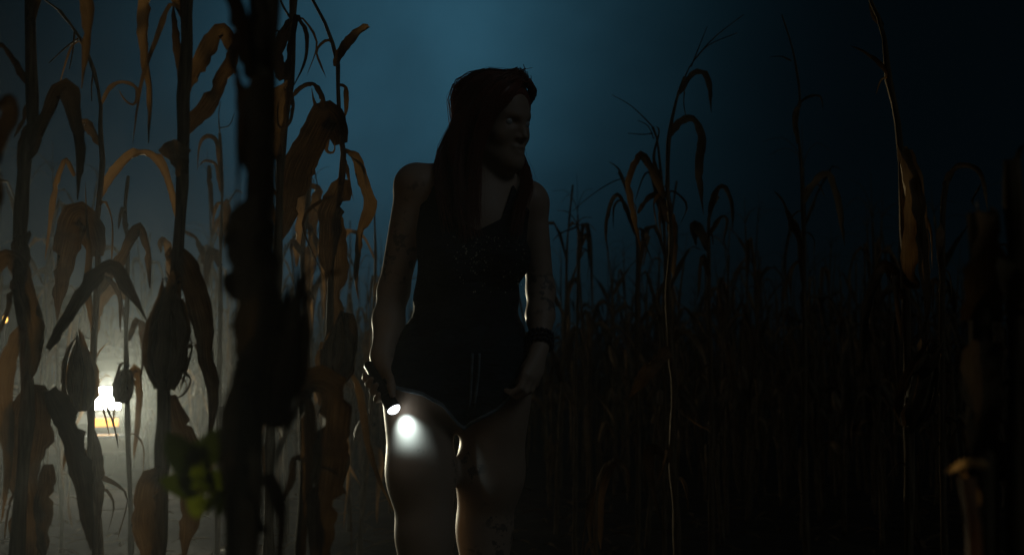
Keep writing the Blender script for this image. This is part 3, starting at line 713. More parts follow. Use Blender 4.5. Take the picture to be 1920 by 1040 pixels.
# the rest of the field, too far to tell apart
def far_corn(y0, y1, dens, seed):
    r = np.random.RandomState(seed); mb = MB(); base = []
    for k in range(7):
        m = MB()
        for (nm, mt, sh) in random_plant(900 + k, 1.85, 6):
            if nm == 'leaf':
                V, Fc, UV = sh; V = np.array(V).reshape(-1, 5, 3)[:, [0, 2, 4]]; n = len(V)
                m.add(V.reshape(-1, 3), [(i * 3 + q, i * 3 + q + 1, (i + 1) * 3 + q + 1, (i + 1) * 3 + q) for i in range(n - 1) for q in range(2)], np.array(UV).reshape(-1, 5, 2)[:, [0, 2, 4]].reshape(-1, 2))
            elif nm == 'stalk':
                P = np.array([[0, 0, -0.03], [0.02, 0, 0.7], [0.0, 0.02, 1.4], [0.03, 0, 1.85], [0.08, 0.02, 2.05]]); m.add(*tube(P, [0.012, 0.01, 0.008, 0.004, 0.002], 3, False))
        base.append((np.vstack(m.V), m.F, np.vstack(m.UV)))
    y = y0
    while y < y1:
        hw = 0.48 * y + 1; x = -hw
        while x < hw:
            xx = x + r.uniform(-.2, .2); yy = y + r.uniform(-.25, .25)
            if r.rand() < dens and keep(xx, yy, 2):
                V, Fc, UV = base[r.randint(7)]; a = r.rand() * 6.28; c, s = math.cos(a), math.sin(a)
                hh = r.uniform(0.72, 1.22)
                if 0.02 < xx / yy + 0.12 < 0.16: hh *= 0.85
                mb.add(np.stack([V[:, 0] * c - V[:, 1] * s + xx, V[:, 0] * s + V[:, 1] * c + yy, V[:, 2] * hh], 1), Fc, UV)
            x += 0.6
        y += 0.62
    return mb
ymax = spots[-1][1]
fc = far_corn(ymax - 0.2, 40, 0.8, 5).build('distant_corn', M_leaf)
tag(fc, 'dim mass of distant corn fading into blue haze', 'corn field', kind='stuff')

# dry leaf litter on the soil
r = np.random.RandomState(8); lit = MB()
for k in range(900):
    yy = 0.8 + 8 * r.rand() ** 0.8; xx = (r.rand() - 0.5) * 1.1 * (yy + 1); a = r.rand() * 6.28; L = r.uniform(0.08, 0.3)
    d_ = np.array([math.cos(a), math.sin(a), 0]); p0 = np.array([xx, yy, 0.015 + 0.02 * r.rand()])
    P = [p0, p0 + d_ * L * 0.5 + np.array([0, 0, 0.04 * r.rand()]), p0 + d_ * L + np.array([0, 0, 0.01])]
    lit.add(*leaf(P, r.uniform(0.02, 0.045), k, 0, 0.5, sideref=(0.02, 0, 1), segs=5))
lo_ = lit.build('leaf_litter', M_leaf); tag(lo_, 'dry corn leaves littering the dark soil', 'leaf litter', kind='stuff')

# ------------------------------------------------------------------ bindweed climbing on the near stalk
bw_base = at(420, 1040, 0.98); bw_base[2] = 0
bw = empty('bindweed', bw_base); tag(bw, 'blurred green weed leaves at the foot of the thick near stalk', 'weed')
stem = [bw_base, at(425, 1040, 0.96), at(410, 960, 0.93), at(392, 900, 0.92), at(372, 850, 0.93), at(380, 830, 0.93)]
MB().add(*tube(resample(stem, 18), 0.0018, 5)).build('stem', M_green, bw, origin=bw_base)
for k, (x, y, w, a) in enumerate([(352, 862, 60, 2.2), (388, 850, 58, 0.9), (372, 900, 66, 1.6), (402, 905, 50, 0.4), (346, 910, 44, 2.9), (405, 948, 42, 1.2), (376, 950, 40, 2.0)]):
    c = at(x, y, 0.92 + 0.012 * (k % 3)); w = w * 0.92 / F; V = []; rr = np.random.RandomState(k)
    for ri in (0.0, 0.5, 1.0):
        for j in range(14):
            th = 2 * math.pi * j / 14; rad = (0.42 + (0.40 if j == 0 else 0.16 if j in (1, 13) else 0.0) + 0.06 * math.cos(th) - (0.2 if j == 7 else 0)) * w * ri * 1.25
            q = np.array([math.cos(th + a) * rad, 0.10 * w * math.cos(2 * th) * ri - 0.5 * rad * math.sin(a), math.sin(th + a) * rad])
            V.append(c + q + rr.normal(0, 0.0006, 3))
    Fc = [(i * 14 + j, i * 14 + (j + 1) % 14, (i + 1) * 14 + (j + 1) % 14, (i + 1) * 14 + j) for i in range(2) for j in range(14)]
    mesh('leaf', V, Fc, M_green, bw, origin=bw_base, uv=[(0.5 + 0.5 * math.cos(2 * math.pi * (i % 14) / 14) * (i // 14) / 2, (i // 14) / 2) for i in range(42)])

# ------------------------------------------------------------------ the woman
def Wp(px, py, dy=0.0): return at(px, py, D_W + dy)
KPX = D_W / F                                     # metres per photograph pixel at her distance
H_ = 0.004
lo3 = np.array([-0.47, 2.40, -0.01]); hi3 = np.array([0.20, 3.12, 1.68])
dims = np.ceil((hi3 - lo3) / H_).astype(int)
AX = [lo3[i] + H_ * np.arange(dims[i]) for i in range(3)]
def smin(a, b, k):
    h = np.clip(0.5 + 0.5 * (b - a) / k, 0, 1)
    return b * (1 - h) + a * h - k * h * (1 - h)
def cone(a, b, ra, rb, k=0.02, sx=None): return ('c', np.asarray(a, float), np.asarray(b, float), ra, rb, k)
def ell(c, r, R=None, k=0.02): return ('e', np.asarray(c, float), np.asarray(r, float), np.eye(3) if R is None else np.asarray(R, float), k)
def evaluate(field, prims, op='add'):
    for p in prims:
        if p[0] == 'c':
            m = max(p[3], p[4]) + p[5] + 0.03; mn = np.minimum(p[1], p[2]) - m; mx = np.maximum(p[1], p[2]) + m
        else:
            m = p[2].max() + p[4] + 0.03; mn = p[1] - m; mx = p[1] + m
        i0 = np.clip(((mn - lo3) / H_).astype(int), 0, dims); i1 = np.clip(((mx - lo3) / H_).astype(int) + 1, 0, dims)
        if (i1 <= i0).any(): continue
        sl = tuple(slice(a, b) for a, b in zip(i0, i1))
        X = AX[0][sl[0]][:, None, None]; Y = AX[1][sl[1]][None, :, None]; Z = AX[2][sl[2]][None, None, :]
        if p[0] == 'c':
            a, b = p[1], p[2]; ab = b - a; L2 = ab.dot(ab) + 1e-12
            t = np.clip(((X - a[0]) * ab[0] + (Y - a[1]) * ab[1] + (Z - a[2]) * ab[2]) / L2, 0, 1)
            d = np.sqrt((X - a[0] - t * ab[0]) ** 2 + (Y - a[1] - t * ab[1]) ** 2 + (Z - a[2] - t * ab[2]) ** 2) - (p[3] + (p[4] - p[3]) * t); k = p[5]
        else:
            c, rr_, R, k = p[1], p[2], p[3], p[4]
            q = [(X - c[0]) * R[0][i] + (Y - c[1]) * R[1][i] + (Z - c[2]) * R[2][i] for i in range(3)]
            k0 = np.sqrt(sum((q[i] / rr_[i]) ** 2 for i in range(3))); k1 = np.sqrt(sum((q[i] / rr_[i] ** 2) ** 2 for i in range(3))) + 1e-9
            d = k0 * (k0 - 1) / k1
        if op == 'add': field[sl] = smin(field[sl], d, k)
        else: field[sl] = -smin(-field[sl], d, k)
    return field
def new_field(): return np.full(tuple(dims), 0.12, np.float32)
def surface_net(Fd):
    """vertices on the zero level of the field, quads between them"""
    ins = Fd < 0
    c = np.zeros(tuple(np.array(Fd.shape) - 1), np.int8)
    for dx in (0, 1):
        for dy in (0, 1):
            for dz in (0, 1): c += ins[dx:dx + c.shape[0], dy:dy + c.shape[1], dz:dz + c.shape[2]]
    act = (c > 0) & (c < 8); idx = np.argwhere(act)
    ids = np.full(c.shape, -1, np.int64); ids[act] = np.arange(len(idx))
    pos = np.zeros((len(idx), 3)); cnt = np.zeros(len(idx))
    cs = [(a, b, d) for a in (0, 1) for b in (0, 1) for d in (0, 1)]
    val = {q: Fd[idx[:, 0] + q[0], idx[:, 1] + q[1], idx[:, 2] + q[2]] for q in cs}
    for a in cs:
        for ax in range(3):
            if a[ax]: continue
            b = list(a); b[ax] = 1; b = tuple(b)
            va, vb = val[a], val[b]; m = (va < 0) != (vb < 0); t = np.where(m, va / np.where(m, va - vb, 1), 0)
            q = np.array(a, float)[None] + 0; q = np.repeat(q, len(idx), 0); q[:, ax] = t
            pos[m] += q[m]; cnt[m] += 1
    V = lo3 + (idx + pos / cnt[:, None]) * H_
    quads = []
    for ax in range(3):
        u, v = (ax + 1) % 3, (ax + 2) % 3
        sa = [slice(None)] * 3; sb = [slice(None)] * 3; sa[ax] = slice(0, -1); sb[ax] = slice(1, None)
        A = ins[tuple(sa)]; B = ins[tuple(sb)]
        e = np.argwhere(A != B)
        e = e[(e[:, u] > 0) & (e[:, v] > 0) & (e[:, u] < Fd.shape[u] - 1) & (e[:, v] < Fd.shape[v] - 1)]
        def cell(du, dv):
            q = e.copy(); q[:, u] -= du; q[:, v] -= dv
            return ids[q[:, 0], q[:, 1], q[:, 2]]
        Q = np.stack([cell(1, 1), cell(0, 1), cell(0, 0), cell(1, 0)], 1)
        fl = ~A[e[:, 0], e[:, 1], e[:, 2]]
        Q[fl] = Q[fl][:, ::-1]
        quads.append(Q)
    Q = np.vstack(quads); Q = Q[(Q >= 0).all(1)]
    return V, Q
def relax(V, Q, it=2, lam=0.5):
    n = len(V)
    E = np.vstack([Q[:, [0, 1]], Q[:, [1, 2]], Q[:, [2, 3]], Q[:, [3, 0]]])
    for _ in range(it):
        S = np.zeros_like(V); C = np.zeros(n)
        np.add.at(S, E[:, 0], V[E[:, 1]]); np.add.at(C, E[:, 0], 1)
        np.add.at(S, E[:, 1], V[E[:, 0]]); np.add.at(C, E[:, 1], 1)
        V = V + lam * (S / np.maximum(C, 1)[:, None] - V)
    return V

# --- torso, drawn through the photograph's outline
neck0 = Wp(905, 345, 0.02); neck1 = Wp(918, 275, 0.0)
torso = [
    ell(Wp(882, 430, 0.02), (0.132, 0.098, 0.15), None, 0.04),           # rib cage
    ell(Wp(880, 375, 0.035), (0.115, 0.07, 0.07), None, 0.04),           # upper back
    ell(Wp(875, 560, 0.01), (0.120, 0.088, 0.13), None, 0.05),           # waist
    ell(Wp(866, 665, 0.015), (0.158, 0.108, 0.115), None, 0.05),         # hips
    ell(Wp(862, 740, 0.02), (0.135, 0.10, 0.085), None, 0.04),
    ell(Wp(845, 478, -0.070), (0.058, 0.052, 0.060), None, 0.035),       # breasts
    ell(Wp(945, 482, -0.050), (0.056, 0.052, 0.060), None, 0.035),
    cone(Wp(890, 332, 0.03), Wp(790, 342, 0.0), 0.046, 0.040, 0.05),      # trapezius / shoulder girdle
    cone(Wp(915, 338, 0.03), Wp(985, 370, 0.05), 0.044, 0.036, 0.05),
]
neck = [cone(neck0, neck1, 0.052, 0.046, 0.03)]
# --- arms
rs_, re_, rw_ = Wp(777, 352, 0.0), Wp(738, 545, 0.03), Wp(716, 668, -0.055)
ls_, le_, lw_ = Wp(996, 384, 0.055), Wp(1014, 545, 0.06), Wp(1012, 648, -0.03)
arms = [ell(Wp(776, 348, 0.0), (0.047, 0.05, 0.052), None, 0.03), cone(rs_, re_, 0.046, 0.037, 0.02), cone(re_, 0.55 * re_ + 0.45 * rw_, 0.037, 0.036, 0.02), cone(0.55 * re_ + 0.45 * rw_, rw_, 0.036, 0.025, 0.02),
        ell(Wp(996, 380, 0.055), (0.043, 0.047, 0.05), None, 0.03), cone(ls_, le_, 0.040, 0.033, 0.02), cone(le_, 0.55 * le_ + 0.45 * lw_, 0.034, 0.033, 0.02), cone(0.55 * le_ + 0.45 * lw_, lw_, 0.033, 0.023, 0.02)]
# --- legs
def gpt(px, dy, z):                                                       # a point over the ground at height z
    p = at(px, 900, D_W + dy); p[2] = z; return p
rh, rk, ra = Wp(784, 735, -0.005), gpt(796, -0.03, 0.475), gpt(806, 0.02, 0.09)
lh, lk, la = Wp(930, 740, 0.03), gpt(910, 0.09, 0.470), gpt(898, 0.20, 0.09)
def leg(h, k, a, s):
    m = 0.5 * h + 0.5 * k
    f = a + np.array([0.035 * s, -0.13, -0.05])
    return [cone(h, m, 0.088, 0.0735, 0.03), cone(m, k + np.array([0, 0, 0.05]), 0.0735, 0.060, 0.05), cone(k + np.array([0, 0.0, 0.05]), k - np.array([0, 0, 0.03]), 0.060, 0.053, 0.04),
            ell(k + np.array([-0.008 * s, -0.022, 0.0]), (0.036, 0.032, 0.048), None, 0.04),
            ell(k + np.array([-0.018 * s, -0.012, 0.085]), (0.032, 0.036, 0.07), None, 0.05),
            cone(k - np.array([0, 0, 0.03]), 0.6 * k + 0.4 * a + np.array([0, 0.015, 0]), 0.050, 0.054, 0.03), cone(0.6 * k + 0.4 * a + np.array([0, 0.015, 0]), a, 0.053, 0.034, 0.03),
            cone(a, a + np.array([0, 0.03, -0.05]), 0.034, 0.034, 0.02), cone(a + np.array([0, 0, -0.04]), f, 0.036, 0.028, 0.02)]
legR = leg(rh, rk, ra, -1); legL = leg(lh, lk, la, 1)
# --- head
yaw, pitch, roll = math.radians(50), math.radians(13), math.radians(4)
hc = Wp(930, 228, -0.01)
f0 = np.array([math.sin(yaw), -math.cos(yaw), 0]); s0 = np.array([math.cos(yaw), math.sin(yaw), 0]); u0 = np.array([0, 0, 1.0])
f1 = f0 * math.cos(pitch) - u0 * math.sin(pitch); u1 = u0 * math.cos(pitch) + f0 * math.sin(pitch)
s1 = s0 * math.cos(roll) + u1 * math.sin(roll); u1 = u1 * math.cos(roll) - s0 * math.sin(roll)
HR = np.stack([s1, f1, u1], 1)                       # columns: her left, forward, up
def hp(s, f, u): return hc + s1 * s + f1 * f + u1 * u
head = [ell(hp(0, -0.008, 0.030), (0.072, 0.092, 0.082), HR, 0.02), ell(hp(0, 0.022, -0.022), (0.058, 0.066, 0.082), HR, 0.03),
        ell(hp(0, 0.052, -0.080), (0.034, 0.036, 0.030), HR, 0.03), ell(hp(0, 0.078, -0.094), (0.017, 0.014, 0.014), HR, 0.022),
        cone(hp(0.052, 0.005, -0.055), hp(0.012, 0.062, -0.092), 0.018, 0.016, 0.03), cone(hp(-0.052, 0.005, -0.055), hp(-0.012, 0.062, -0.092), 0.018, 0.016, 0.03),
        ell(hp(0.038, 0.052, -0.030), (0.020, 0.020, 0.018), HR, 0.022), ell(hp(-0.038, 0.052, -0.030), (0.020, 0.020, 0.018), HR, 0.022),
        cone(hp(0.038, 0.062, 0.022), hp(0.010, 0.080, 0.018), 0.008, 0.009, 0.014), cone(hp(-0.038, 0.062, 0.022), hp(-0.010, 0.080, 0.018), 0.008, 0.009, 0.014),
        cone(hp(0, 0.081, 0.008), hp(0, 0.099, -0.028), 0.0065, 0.0085, 0.010), ell(hp(0.010, 0.089, -0.032), (0.008, 0.009, 0.006), HR, 0.006), ell(hp(-0.010, 0.089, -0.032), (0.008, 0.009, 0.006), HR, 0.006),
        ell(hp(0.0, 0.086, -0.055), (0.021, 0.010, 0.0062), HR, 0.008), ell(hp(0.0, 0.085, -0.067), (0.018, 0.010, 0.0072), HR, 0.008),
        ell(hp(0.072, -0.012, -0.015), (0.010, 0.020, 0.030), HR, 0.008), ell(hp(-0.072, -0.012, -0.015), (0.010, 0.020, 0.030), HR, 0.008)]
sockets = [ell(hp(0.032, 0.086, 0.003), (0.016, 0.013, 0.009), HR, 0.012), ell(hp(-0.032, 0.086, 0.003), (0.016, 0.013, 0.009), HR, 0.012),
           ell(hp(0, 0.100, -0.061), (0.016, 0.008, 0.0028), HR, 0.004)]
# --- torch and the hand round it
tl = Wp(738, 766, -0.12); tn = np.array([0.50, -0.36, -0.78]); tn /= np.linalg.norm(tn)     # lens centre and where it points
tail = tl - tn * 0.135
pu = np.array([-0.85, -0.25, -0.3]); pu -= tn * pu.dot(tn); pu /= np.linalg.norm(pu); pv = np.cross(tn, pu)
def wrap(ax, ang, rad): return tl - tn * ax + (pu * math.cos(ang) + pv * math.sin(ang)) * rad
Rb = 0.0115
handR = [cone(rw_, 0.5 * rw_ + 0.5 * wrap(0.085, 2.6, 0.035), 0.024, 0.026, 0.02)]
for k in range(4):                                                         # palm: four metacarpals
    handR.append(cone(rw_ + (wrap(0.05 + 0.022 * k, 2.7, 0.03) - rw_) * 0.25, wrap(0.047 + 0.0215 * k, 2.45, 0.030), 0.014, 0.0125, 0.014))
for k in range(4):                                                         # four fingers curled round the barrel
    ax = 0.046 + 0.0212 * k; sc = (0.95, 1.05, 1.0, 0.82)[k]; a0 = 2.45
    pts = [wrap(ax, a0, 0.028), wrap(ax - 0.003, a0 - 1.15 * sc, 0.026), wrap(ax - 0.004, a0 - 2.35 * sc, 0.0225), wrap(ax - 0.002, a0 - 3.3 * sc, 0.021)]
    for a, b, q0, q1 in zip(pts, pts[1:], (0.0100, 0.0092, 0.0083), (0.0092, 0.0083, 0.0070)): handR.append(cone(a, b, q0, q1, 0.004))
th = [rw_ + (wrap(0.07, 3.3, 0.03) - rw_) * 0.5, wrap(0.066, 3.5, 0.030), wrap(0.046, 3.9, 0.0245), wrap(0.024, 4.3, 0.0225)]
for a, b, q0, q1 in zip(th, th[1:], (0.0140, 0.0112, 0.0098), (0.0112, 0.0098, 0.0078)): handR.append(cone(a, b, q0, q1, 0.006))
# --- her left hand, half closed by the hem of the shorts
handL = []; kn = [Wp(1004, 700, -0.085), Wp(994, 706, -0.075), Wp(984, 706, -0.062), Wp(975, 700, -0.05)]
kn = [Wp(1011, 697, -0.050), Wp(1004, 704, -0.068), Wp(995, 706, -0.084), Wp(985, 702, -0.096)]
for k, p in enumerate(kn):
    handL.append(cone(lw_ + (p - lw_) * 0.12, p, 0.0145, 0.0115, 0.014))
    q1 = p + np.array([-0.012, -0.010, -0.034]) * (0.86, 0.97, 1.0, 0.9)[k]; q2 = q1 + np.array([-0.020, 0.010, -0.012]); q3 = q2 + np.array([-0.014, 0.014, 0.006])
    for a, b, r_0, r_1 in ((p, q1, 0.0098, 0.0088), (q1, q2, 0.0088, 0.0080), (q2, q3, 0.0080, 0.0068)): handL.append(cone(a, b, r_0, r_1, 0.004))
t0_ = lw_ + np.array([-0.012, -0.018, -0.022]); t1_ = t0_ + np.array([-0.022, -0.020, -0.030]); t2_ = t1_ + np.array([-0.012, -0.002, -0.030]); t3_ = t2_ + np.array([-0.008, 0.006, -0.022])
for a, b, r_0, r_1 in ((t0_, t1_, 0.015, 0.0115), (t1_, t2_, 0.0112, 0.0098), (t2_, t3_, 0.0098, 0.0075)): handL.append(cone(a, b, r_0, r_1, 0.006))

def skin_build(nt, p):
    tcn = nt.nodes.new('ShaderNodeTexCoord')
    a = noise(nt, 6.0, tcn.outputs['Object'], 5)
    base = ramp(nt, a, [(0.3, (0.40, 0.28, 0.20)), (0.7, (0.50, 0.37, 0.27))])
    # inked pictures on thighs, chest and shoulder
    ink = noise(nt, 34.0, tcn.outputs['Object'], 4, None, 0.6)
    where = noise(nt, 5.0, tcn.outputs['Object'], 1)
    k1 = nt.nodes.new('ShaderNodeMapRange'); k1.inputs[1].default_value = 0.54; k1.inputs[2].default_value = 0.58; nt.links.new(ink, k1.inputs[0])
    k2 = nt.nodes.new('ShaderNodeMapRange'); k2.inputs[1].default_value = 0.56; k2.inputs[2].default_value = 0.62; nt.links.new(where, k2.inputs[0])
    mu = nt.nodes.new('ShaderNodeMath'); mu.operation = 'MULTIPLY'; nt.links.new(k1.outputs[0], mu.inputs[0]); nt.links.new(k2.outputs[0], mu.inputs[1])
    m2 = nt.nodes.new('ShaderNodeMath'); m2.operation = 'MULTIPLY'; nt.links.new(mu.outputs[0], m2.inputs[0]); m2.inputs[1].default_value = 0.6
    mx = nt.nodes.new('ShaderNodeMixRGB'); nt.links.new(m2.outputs[0], mx.inputs[0]); nt.links.new(base, mx.inputs[1]); mx.inputs[2].default_value = (0.03, 0.045, 0.055, 1)
    nt.links.new(mx.outputs[0], p.inputs['Base Color'])
    p.inputs['Subsurface Weight'].default_value = 0.0
    bump(nt, p, noise(nt, 160.0, tcn.outputs['Object'], 3), 0.15, 0.001)
M_skin = mat('skin', (0.48, 0.31, 0.23), 0.5, 0, 0.35, skin_build)
def cloth(name, c, sc=500):
    def b(nt, p):
        tcn = nt.nodes.new('ShaderNodeTexCoord'); n = noise(nt, sc, tcn.outputs['Object'], 2)
        nt.links.new(ramp(nt, noise(nt, 12, tcn.outputs['Object'], 4), [(0.3, tuple(v * 0.8 for v in c)), (0.7, tuple(v * 1.2 for v in c))]), p.inputs['Base Color'])
        bump(nt, p, noise(nt, 16, tcn.outputs['Object'], 3, (1, 1, 2.2)), 0.9, 0.02)
    return mat(name, c, 0.9, 0, 0.1, b)
M_top = cloth('dark_tank_fabric', (0.030, 0.034, 0.040)); M_shorts = cloth('dark_shorts_fabric', (0.028, 0.040, 0.050))
M_trim = cloth('pale_trim', (0.20, 0.25, 0.28)); M_hair = mat('red_hair', (0.21, 0.060, 0.030), 0.38, 0, 0.5)
M_shoe = cloth('shoe_canvas', (0.05, 0.05, 0.05)); M_eye = mat('eye', (0.5, 0.5, 0.48), 0.15, 0, 0.5)

pbase = np.array([(rk[0] + lk[0]) / 2, D_W + 0.05, 0.0])
person = empty('person', pbase)
tag(person, 'woman with long red hair in tank top and shorts, looking aside while holding a torch', 'person')
B = new_field()
evaluate(B, torso + neck + arms + legR + legL + head)
evaluate(B, sockets, 'sub')
evaluate(B, handR + handL)
V, Q = surface_net(B); V = relax(V, Q, 2, 0.4)
body = mesh('body', V, Q, M_skin, person, origin=pbase)

GXg, GYg, GZg = np.meshgrid(*AX, indexing='ij')
def pix():
    z = GZg - CAMZ; dep = GYg * CP + z * SP; up = -GYg * SP + z * CP
    return (960 + F * GXg / dep).astype(np.float32), (520 - F * up / dep).astype(np.float32)
PXg, PYg = pix()
# tank top: the torso, let out a little, wrinkled, cut at neckline, armholes and hem
T = evaluate(new_field(), torso)
Tw = T - 0.009 - 0.0035 * np.sin(PYg * 0.09 + PXg * 0.035) * np.clip((PYg - 520) / 80, 0, 1)
neckline = np.interp(PXg, [770, 800, 822, 850, 895, 940, 962, 985, 1010], [395, 375, 330, 405, 432, 410, 345, 385, 410])
front = (GYg < D_W + 0.03)
cut = np.where(front, (neckline - PYg), 372 - PYg) * KPX
hemb = (PYg - 655) * KPX
arm_cut = np.maximum((778 - PXg) * KPX, (PXg - 1000) * KPX) - np.clip((PYg - 470) / 60, 0, 1) * 0.2
Tk = np.maximum(np.maximum(Tw, cut), np.maximum(hemb, arm_cut))
V, Q = surface_net(Tk); V = relax(V, Q, 2, 0.5)
top = mesh('tank_top', V, Q, M_top, person, origin=pbase)
Vt = V
# shorts: hips and upper thighs, loose, with pale binding along hem and side
S_ = evaluate(new_field(), torso[3:5] + legR[:1] + legL[:1] + [cone(rh, 0.45 * rh + 0.55 * rk, 0.100, 0.098, 0.03), cone(lh, 0.45 * lh + 0.55 * lk, 0.096, 0.094, 0.03)])
Sw = S_ - 0.012 - 0.003 * np.sin(PXg * 0.10 + PYg * 0.04)
hem = np.interp(PXg, [690, 735, 790, 830, 858, 870, 882, 930, 960, 985, 1020], [722, 728, 740, 762, 796, 806, 796, 772, 742, 718, 705]).astype(np.float32)
hemd = (PYg - hem) * KPX
waist = (600 + 0.06 * np.abs(PXg - 870) - PYg) * KPX
Sk = np.maximum(np.maximum(Sw, hemd), waist)
V, Q = surface_net(Sk); V = relax(V, Q, 2, 0.5)
shorts = mesh('shorts', V, Q, M_shorts, person, origin=pbase)
Tr = np.maximum(Sw - 0.0035, np.abs(hemd + 0.004) - 0.0055)
V, Q = surface_net(Tr); V = relax(V, Q, 1, 0.5)
mesh('hem_trim', V, Q, M_trim, shorts, origin=pbase)
def on_front(field, px, py):
    """nearest point of a cloth surface under a pixel, seen from the lens"""
    for d in np.arange(D_W - 0.3, D_W + 0.2, 0.002):
        p = at(px, py, d); i = ((p - lo3) / H_).astype(int)
        if (i >= 0).all() and (i < dims).all() and field[i[0], i[1], i[2]] < 0.002: return p
    return at(px, py, D_W - 0.1)
for pts in ([(886, 662), (884, 700), (882, 745), (880, 766)], [(899, 662), (897, 700), (893, 735), (890, 764)]):
    P = [on_front(Sk, x, y) - np.array([0, 0.005, 0]) for x, y in pts]
    Qp = resample(P, 10); MB().add(*tube(Qp, np.array([.0035] * 8 + [.0018, .0022]), 6)).build('drawstring', M_trim, shorts, origin=pbase)
sp = MB(); r = np.random.RandomState(4); n_ = 0
while n_ < 260:
    x, y = r.normal(912, 42), r.normal(485, 30)
    if not (838 < x < 988 and 440 < y < 560): continue
    c = on_front(Tk, x, y); q = r.uniform(0.0010, 0.0024); o_ = [np.array(v) for v in ((q, 0, 0), (0, -q, 0), (-q, 0, 0), (0, q, 0), (0, 0, q), (0, 0, -q))]
    R_ = Matrix.Rotation(r.rand() * 6, 3, Vector(r.normal(0, 1, 3)).normalized())
    sp.add([c + np.array(R_ @ Vector(v)) for v in o_], [(0, 1, 4), (1, 2, 4), (2, 3, 4), (3, 0, 4), (1, 0, 5), (2, 1, 5), (3, 2, 5), (0, 3, 5)]); n_ += 1
M_stud = mat('glitter_studs', (0.80, 0.76, 0.62), 0.3, 0.2, 0.6)
s_ = sp.build('sequins', M_stud, top, smooth=False, origin=pbase); s_['kind'] = 'stuff'
# shoes
for lg, a in ((legR, ra), (legL, la)):
    fo = evaluate(new_field(), [cone(a + np.array([0, 0.03, -0.05]), a + np.array([0, -0.0, -0.045]), 0.040, 0.042, 0.02), cone(lg[-1][1], lg[-1][2], 0.042, 0.036, 0.02)])
    fo = np.maximum(fo, 0.003 - GZg)
    V, Q = surface_net(fo); mesh('shoe', V, Q, M_shoe, person, origin=pbase)
for s in (-1, 1):
    MB().add(*ball(hp(s * 0.032, 0.0665, 0.003), 0.0118, 12, 8)).build('eye', M_eye, person, origin=pbase)
# bracelets of dark beads on her left wrist
M_bead = mat('dark_beads', (0.05, 0.05, 0.055), 0.2, 0.4)
br = MB(); ax_ = (lw_ - le_) / np.linalg.norm(lw_ - le_); b1 = np.cross(ax_, [0, 1, 0]); b1 /= np.linalg.norm(b1); b2 = np.cross(ax_, b1)
for row in range(3):
    for k in range(18):
        a = 6.283 * k / 18 + row * 0.2
        br.add(*ball(lw_ - ax_ * (0.002 + 0.013 * row) + (b1 * math.cos(a) + b2 * math.sin(a)) * 0.030, 0.0055, 6, 4))
br.build('bracelet', M_bead, person, origin=pbase)

# hair: a cap on the skull and locks of fine strands falling to the chest
cap = evaluate(new_field(), [ell(hp(0, -0.014, 0.036), (0.084, 0.098, 0.090), HR, 0.02), ell(hp(0, -0.050, -0.02), (0.076, 0.058, 0.09), HR, 0.03),
                             cone(hp(-0.02, -0.05, -0.06), Wp(868, 325, 0.03), 0.058, 0.045, 0.03), cone(hp(0.03, -0.05, -0.06), Wp(955, 330, 0.06), 0.05, 0.03, 0.03),
                             cone(Wp(866, 240, 0.0), Wp(850, 305, -0.01), 0.026, 0.026, 0.02)])
face_cut = [ell(hp(0, 0.115, -0.030), (0.064, 0.085, 0.116), HR, 0.012)]
evaluate(cap, face_cut, 'sub')
V, Q = surface_net(cap); V = relax(V, Q, 2, 0.5)
hair = mesh('hair', V, Q, M_hair, person, origin=pbase)
part_pt = hp(0.012, 0.045, 0.110)
guides = [([part_pt, hp(-0.022, 0.074, 0.092), hp(-0.052, 0.070, 0.055), hp(-0.074, 0.045, 0.005), Wp(896, 285, -0.105), Wp(890, 345, -0.11), Wp(892, 410, -0.125)], 0.013, 220),
          ([part_pt, hp(-0.05, 0.01, 0.098), hp(-0.088, -0.03, 0.05), Wp(858, 232, 0.0), Wp(838, 275, 0.0), Wp(828, 315, -0.03), Wp(834, 375, -0.085), Wp(846, 435, -0.115)], 0.020, 260),
          ([part_pt, hp(-0.05, 0.03, 0.105), hp(-0.088, 0.005, 0.03), Wp(872, 262, -0.06), Wp(862, 320, -0.085), Wp(866, 385, -0.115), Wp(874, 445, -0.13)], 0.018, 260),
          ([part_pt, hp(-0.045, 0.055, 0.095), hp(-0.078, 0.035, 0.02), Wp(892, 275, -0.095), Wp(884, 340, -0.10), Wp(886, 400, -0.12), Wp(892, 440, -0.125)], 0.014, 190),
          ([part_pt, hp(0.04, 0.06, 0.100), hp(0.068, 0.05, 0.075), hp(0.078, 0.0, 0.02), Wp(966, 268, 0.07), Wp(976, 305, 0.06), Wp(988, 338, 0.02), Wp(974, 395, -0.075), Wp(966, 440, -0.095)], 0.015, 260),
          ([part_pt, hp(0.022, 0.068, 0.106), hp(0.042, 0.074, 0.088), hp(0.058, 0.052, 0.066), hp(0.070, 0.01, 0.01), Wp(966, 275, 0.07), Wp(978, 308, 0.05), Wp(986, 350, -0.02), Wp(978, 400, -0.07)], 0.010, 140),
          ([part_pt, hp(-0.03, -0.03, 0.112), hp(-0.055, -0.09, 0.06), Wp(866, 250, 0.08), Wp(858, 320, 0.10), Wp(866, 400, 0.115), Wp(872, 460, 0.11)], 0.030, 200),
          ([part_pt, hp(0.03, -0.03, 0.11), hp(0.06, -0.075, 0.06), Wp(950, 250, 0.10), Wp(950, 320, 0.115), Wp(945, 400, 0.12), Wp(940, 460, 0.115)], 0.025, 120)]
r = np.random.RandomState(21)
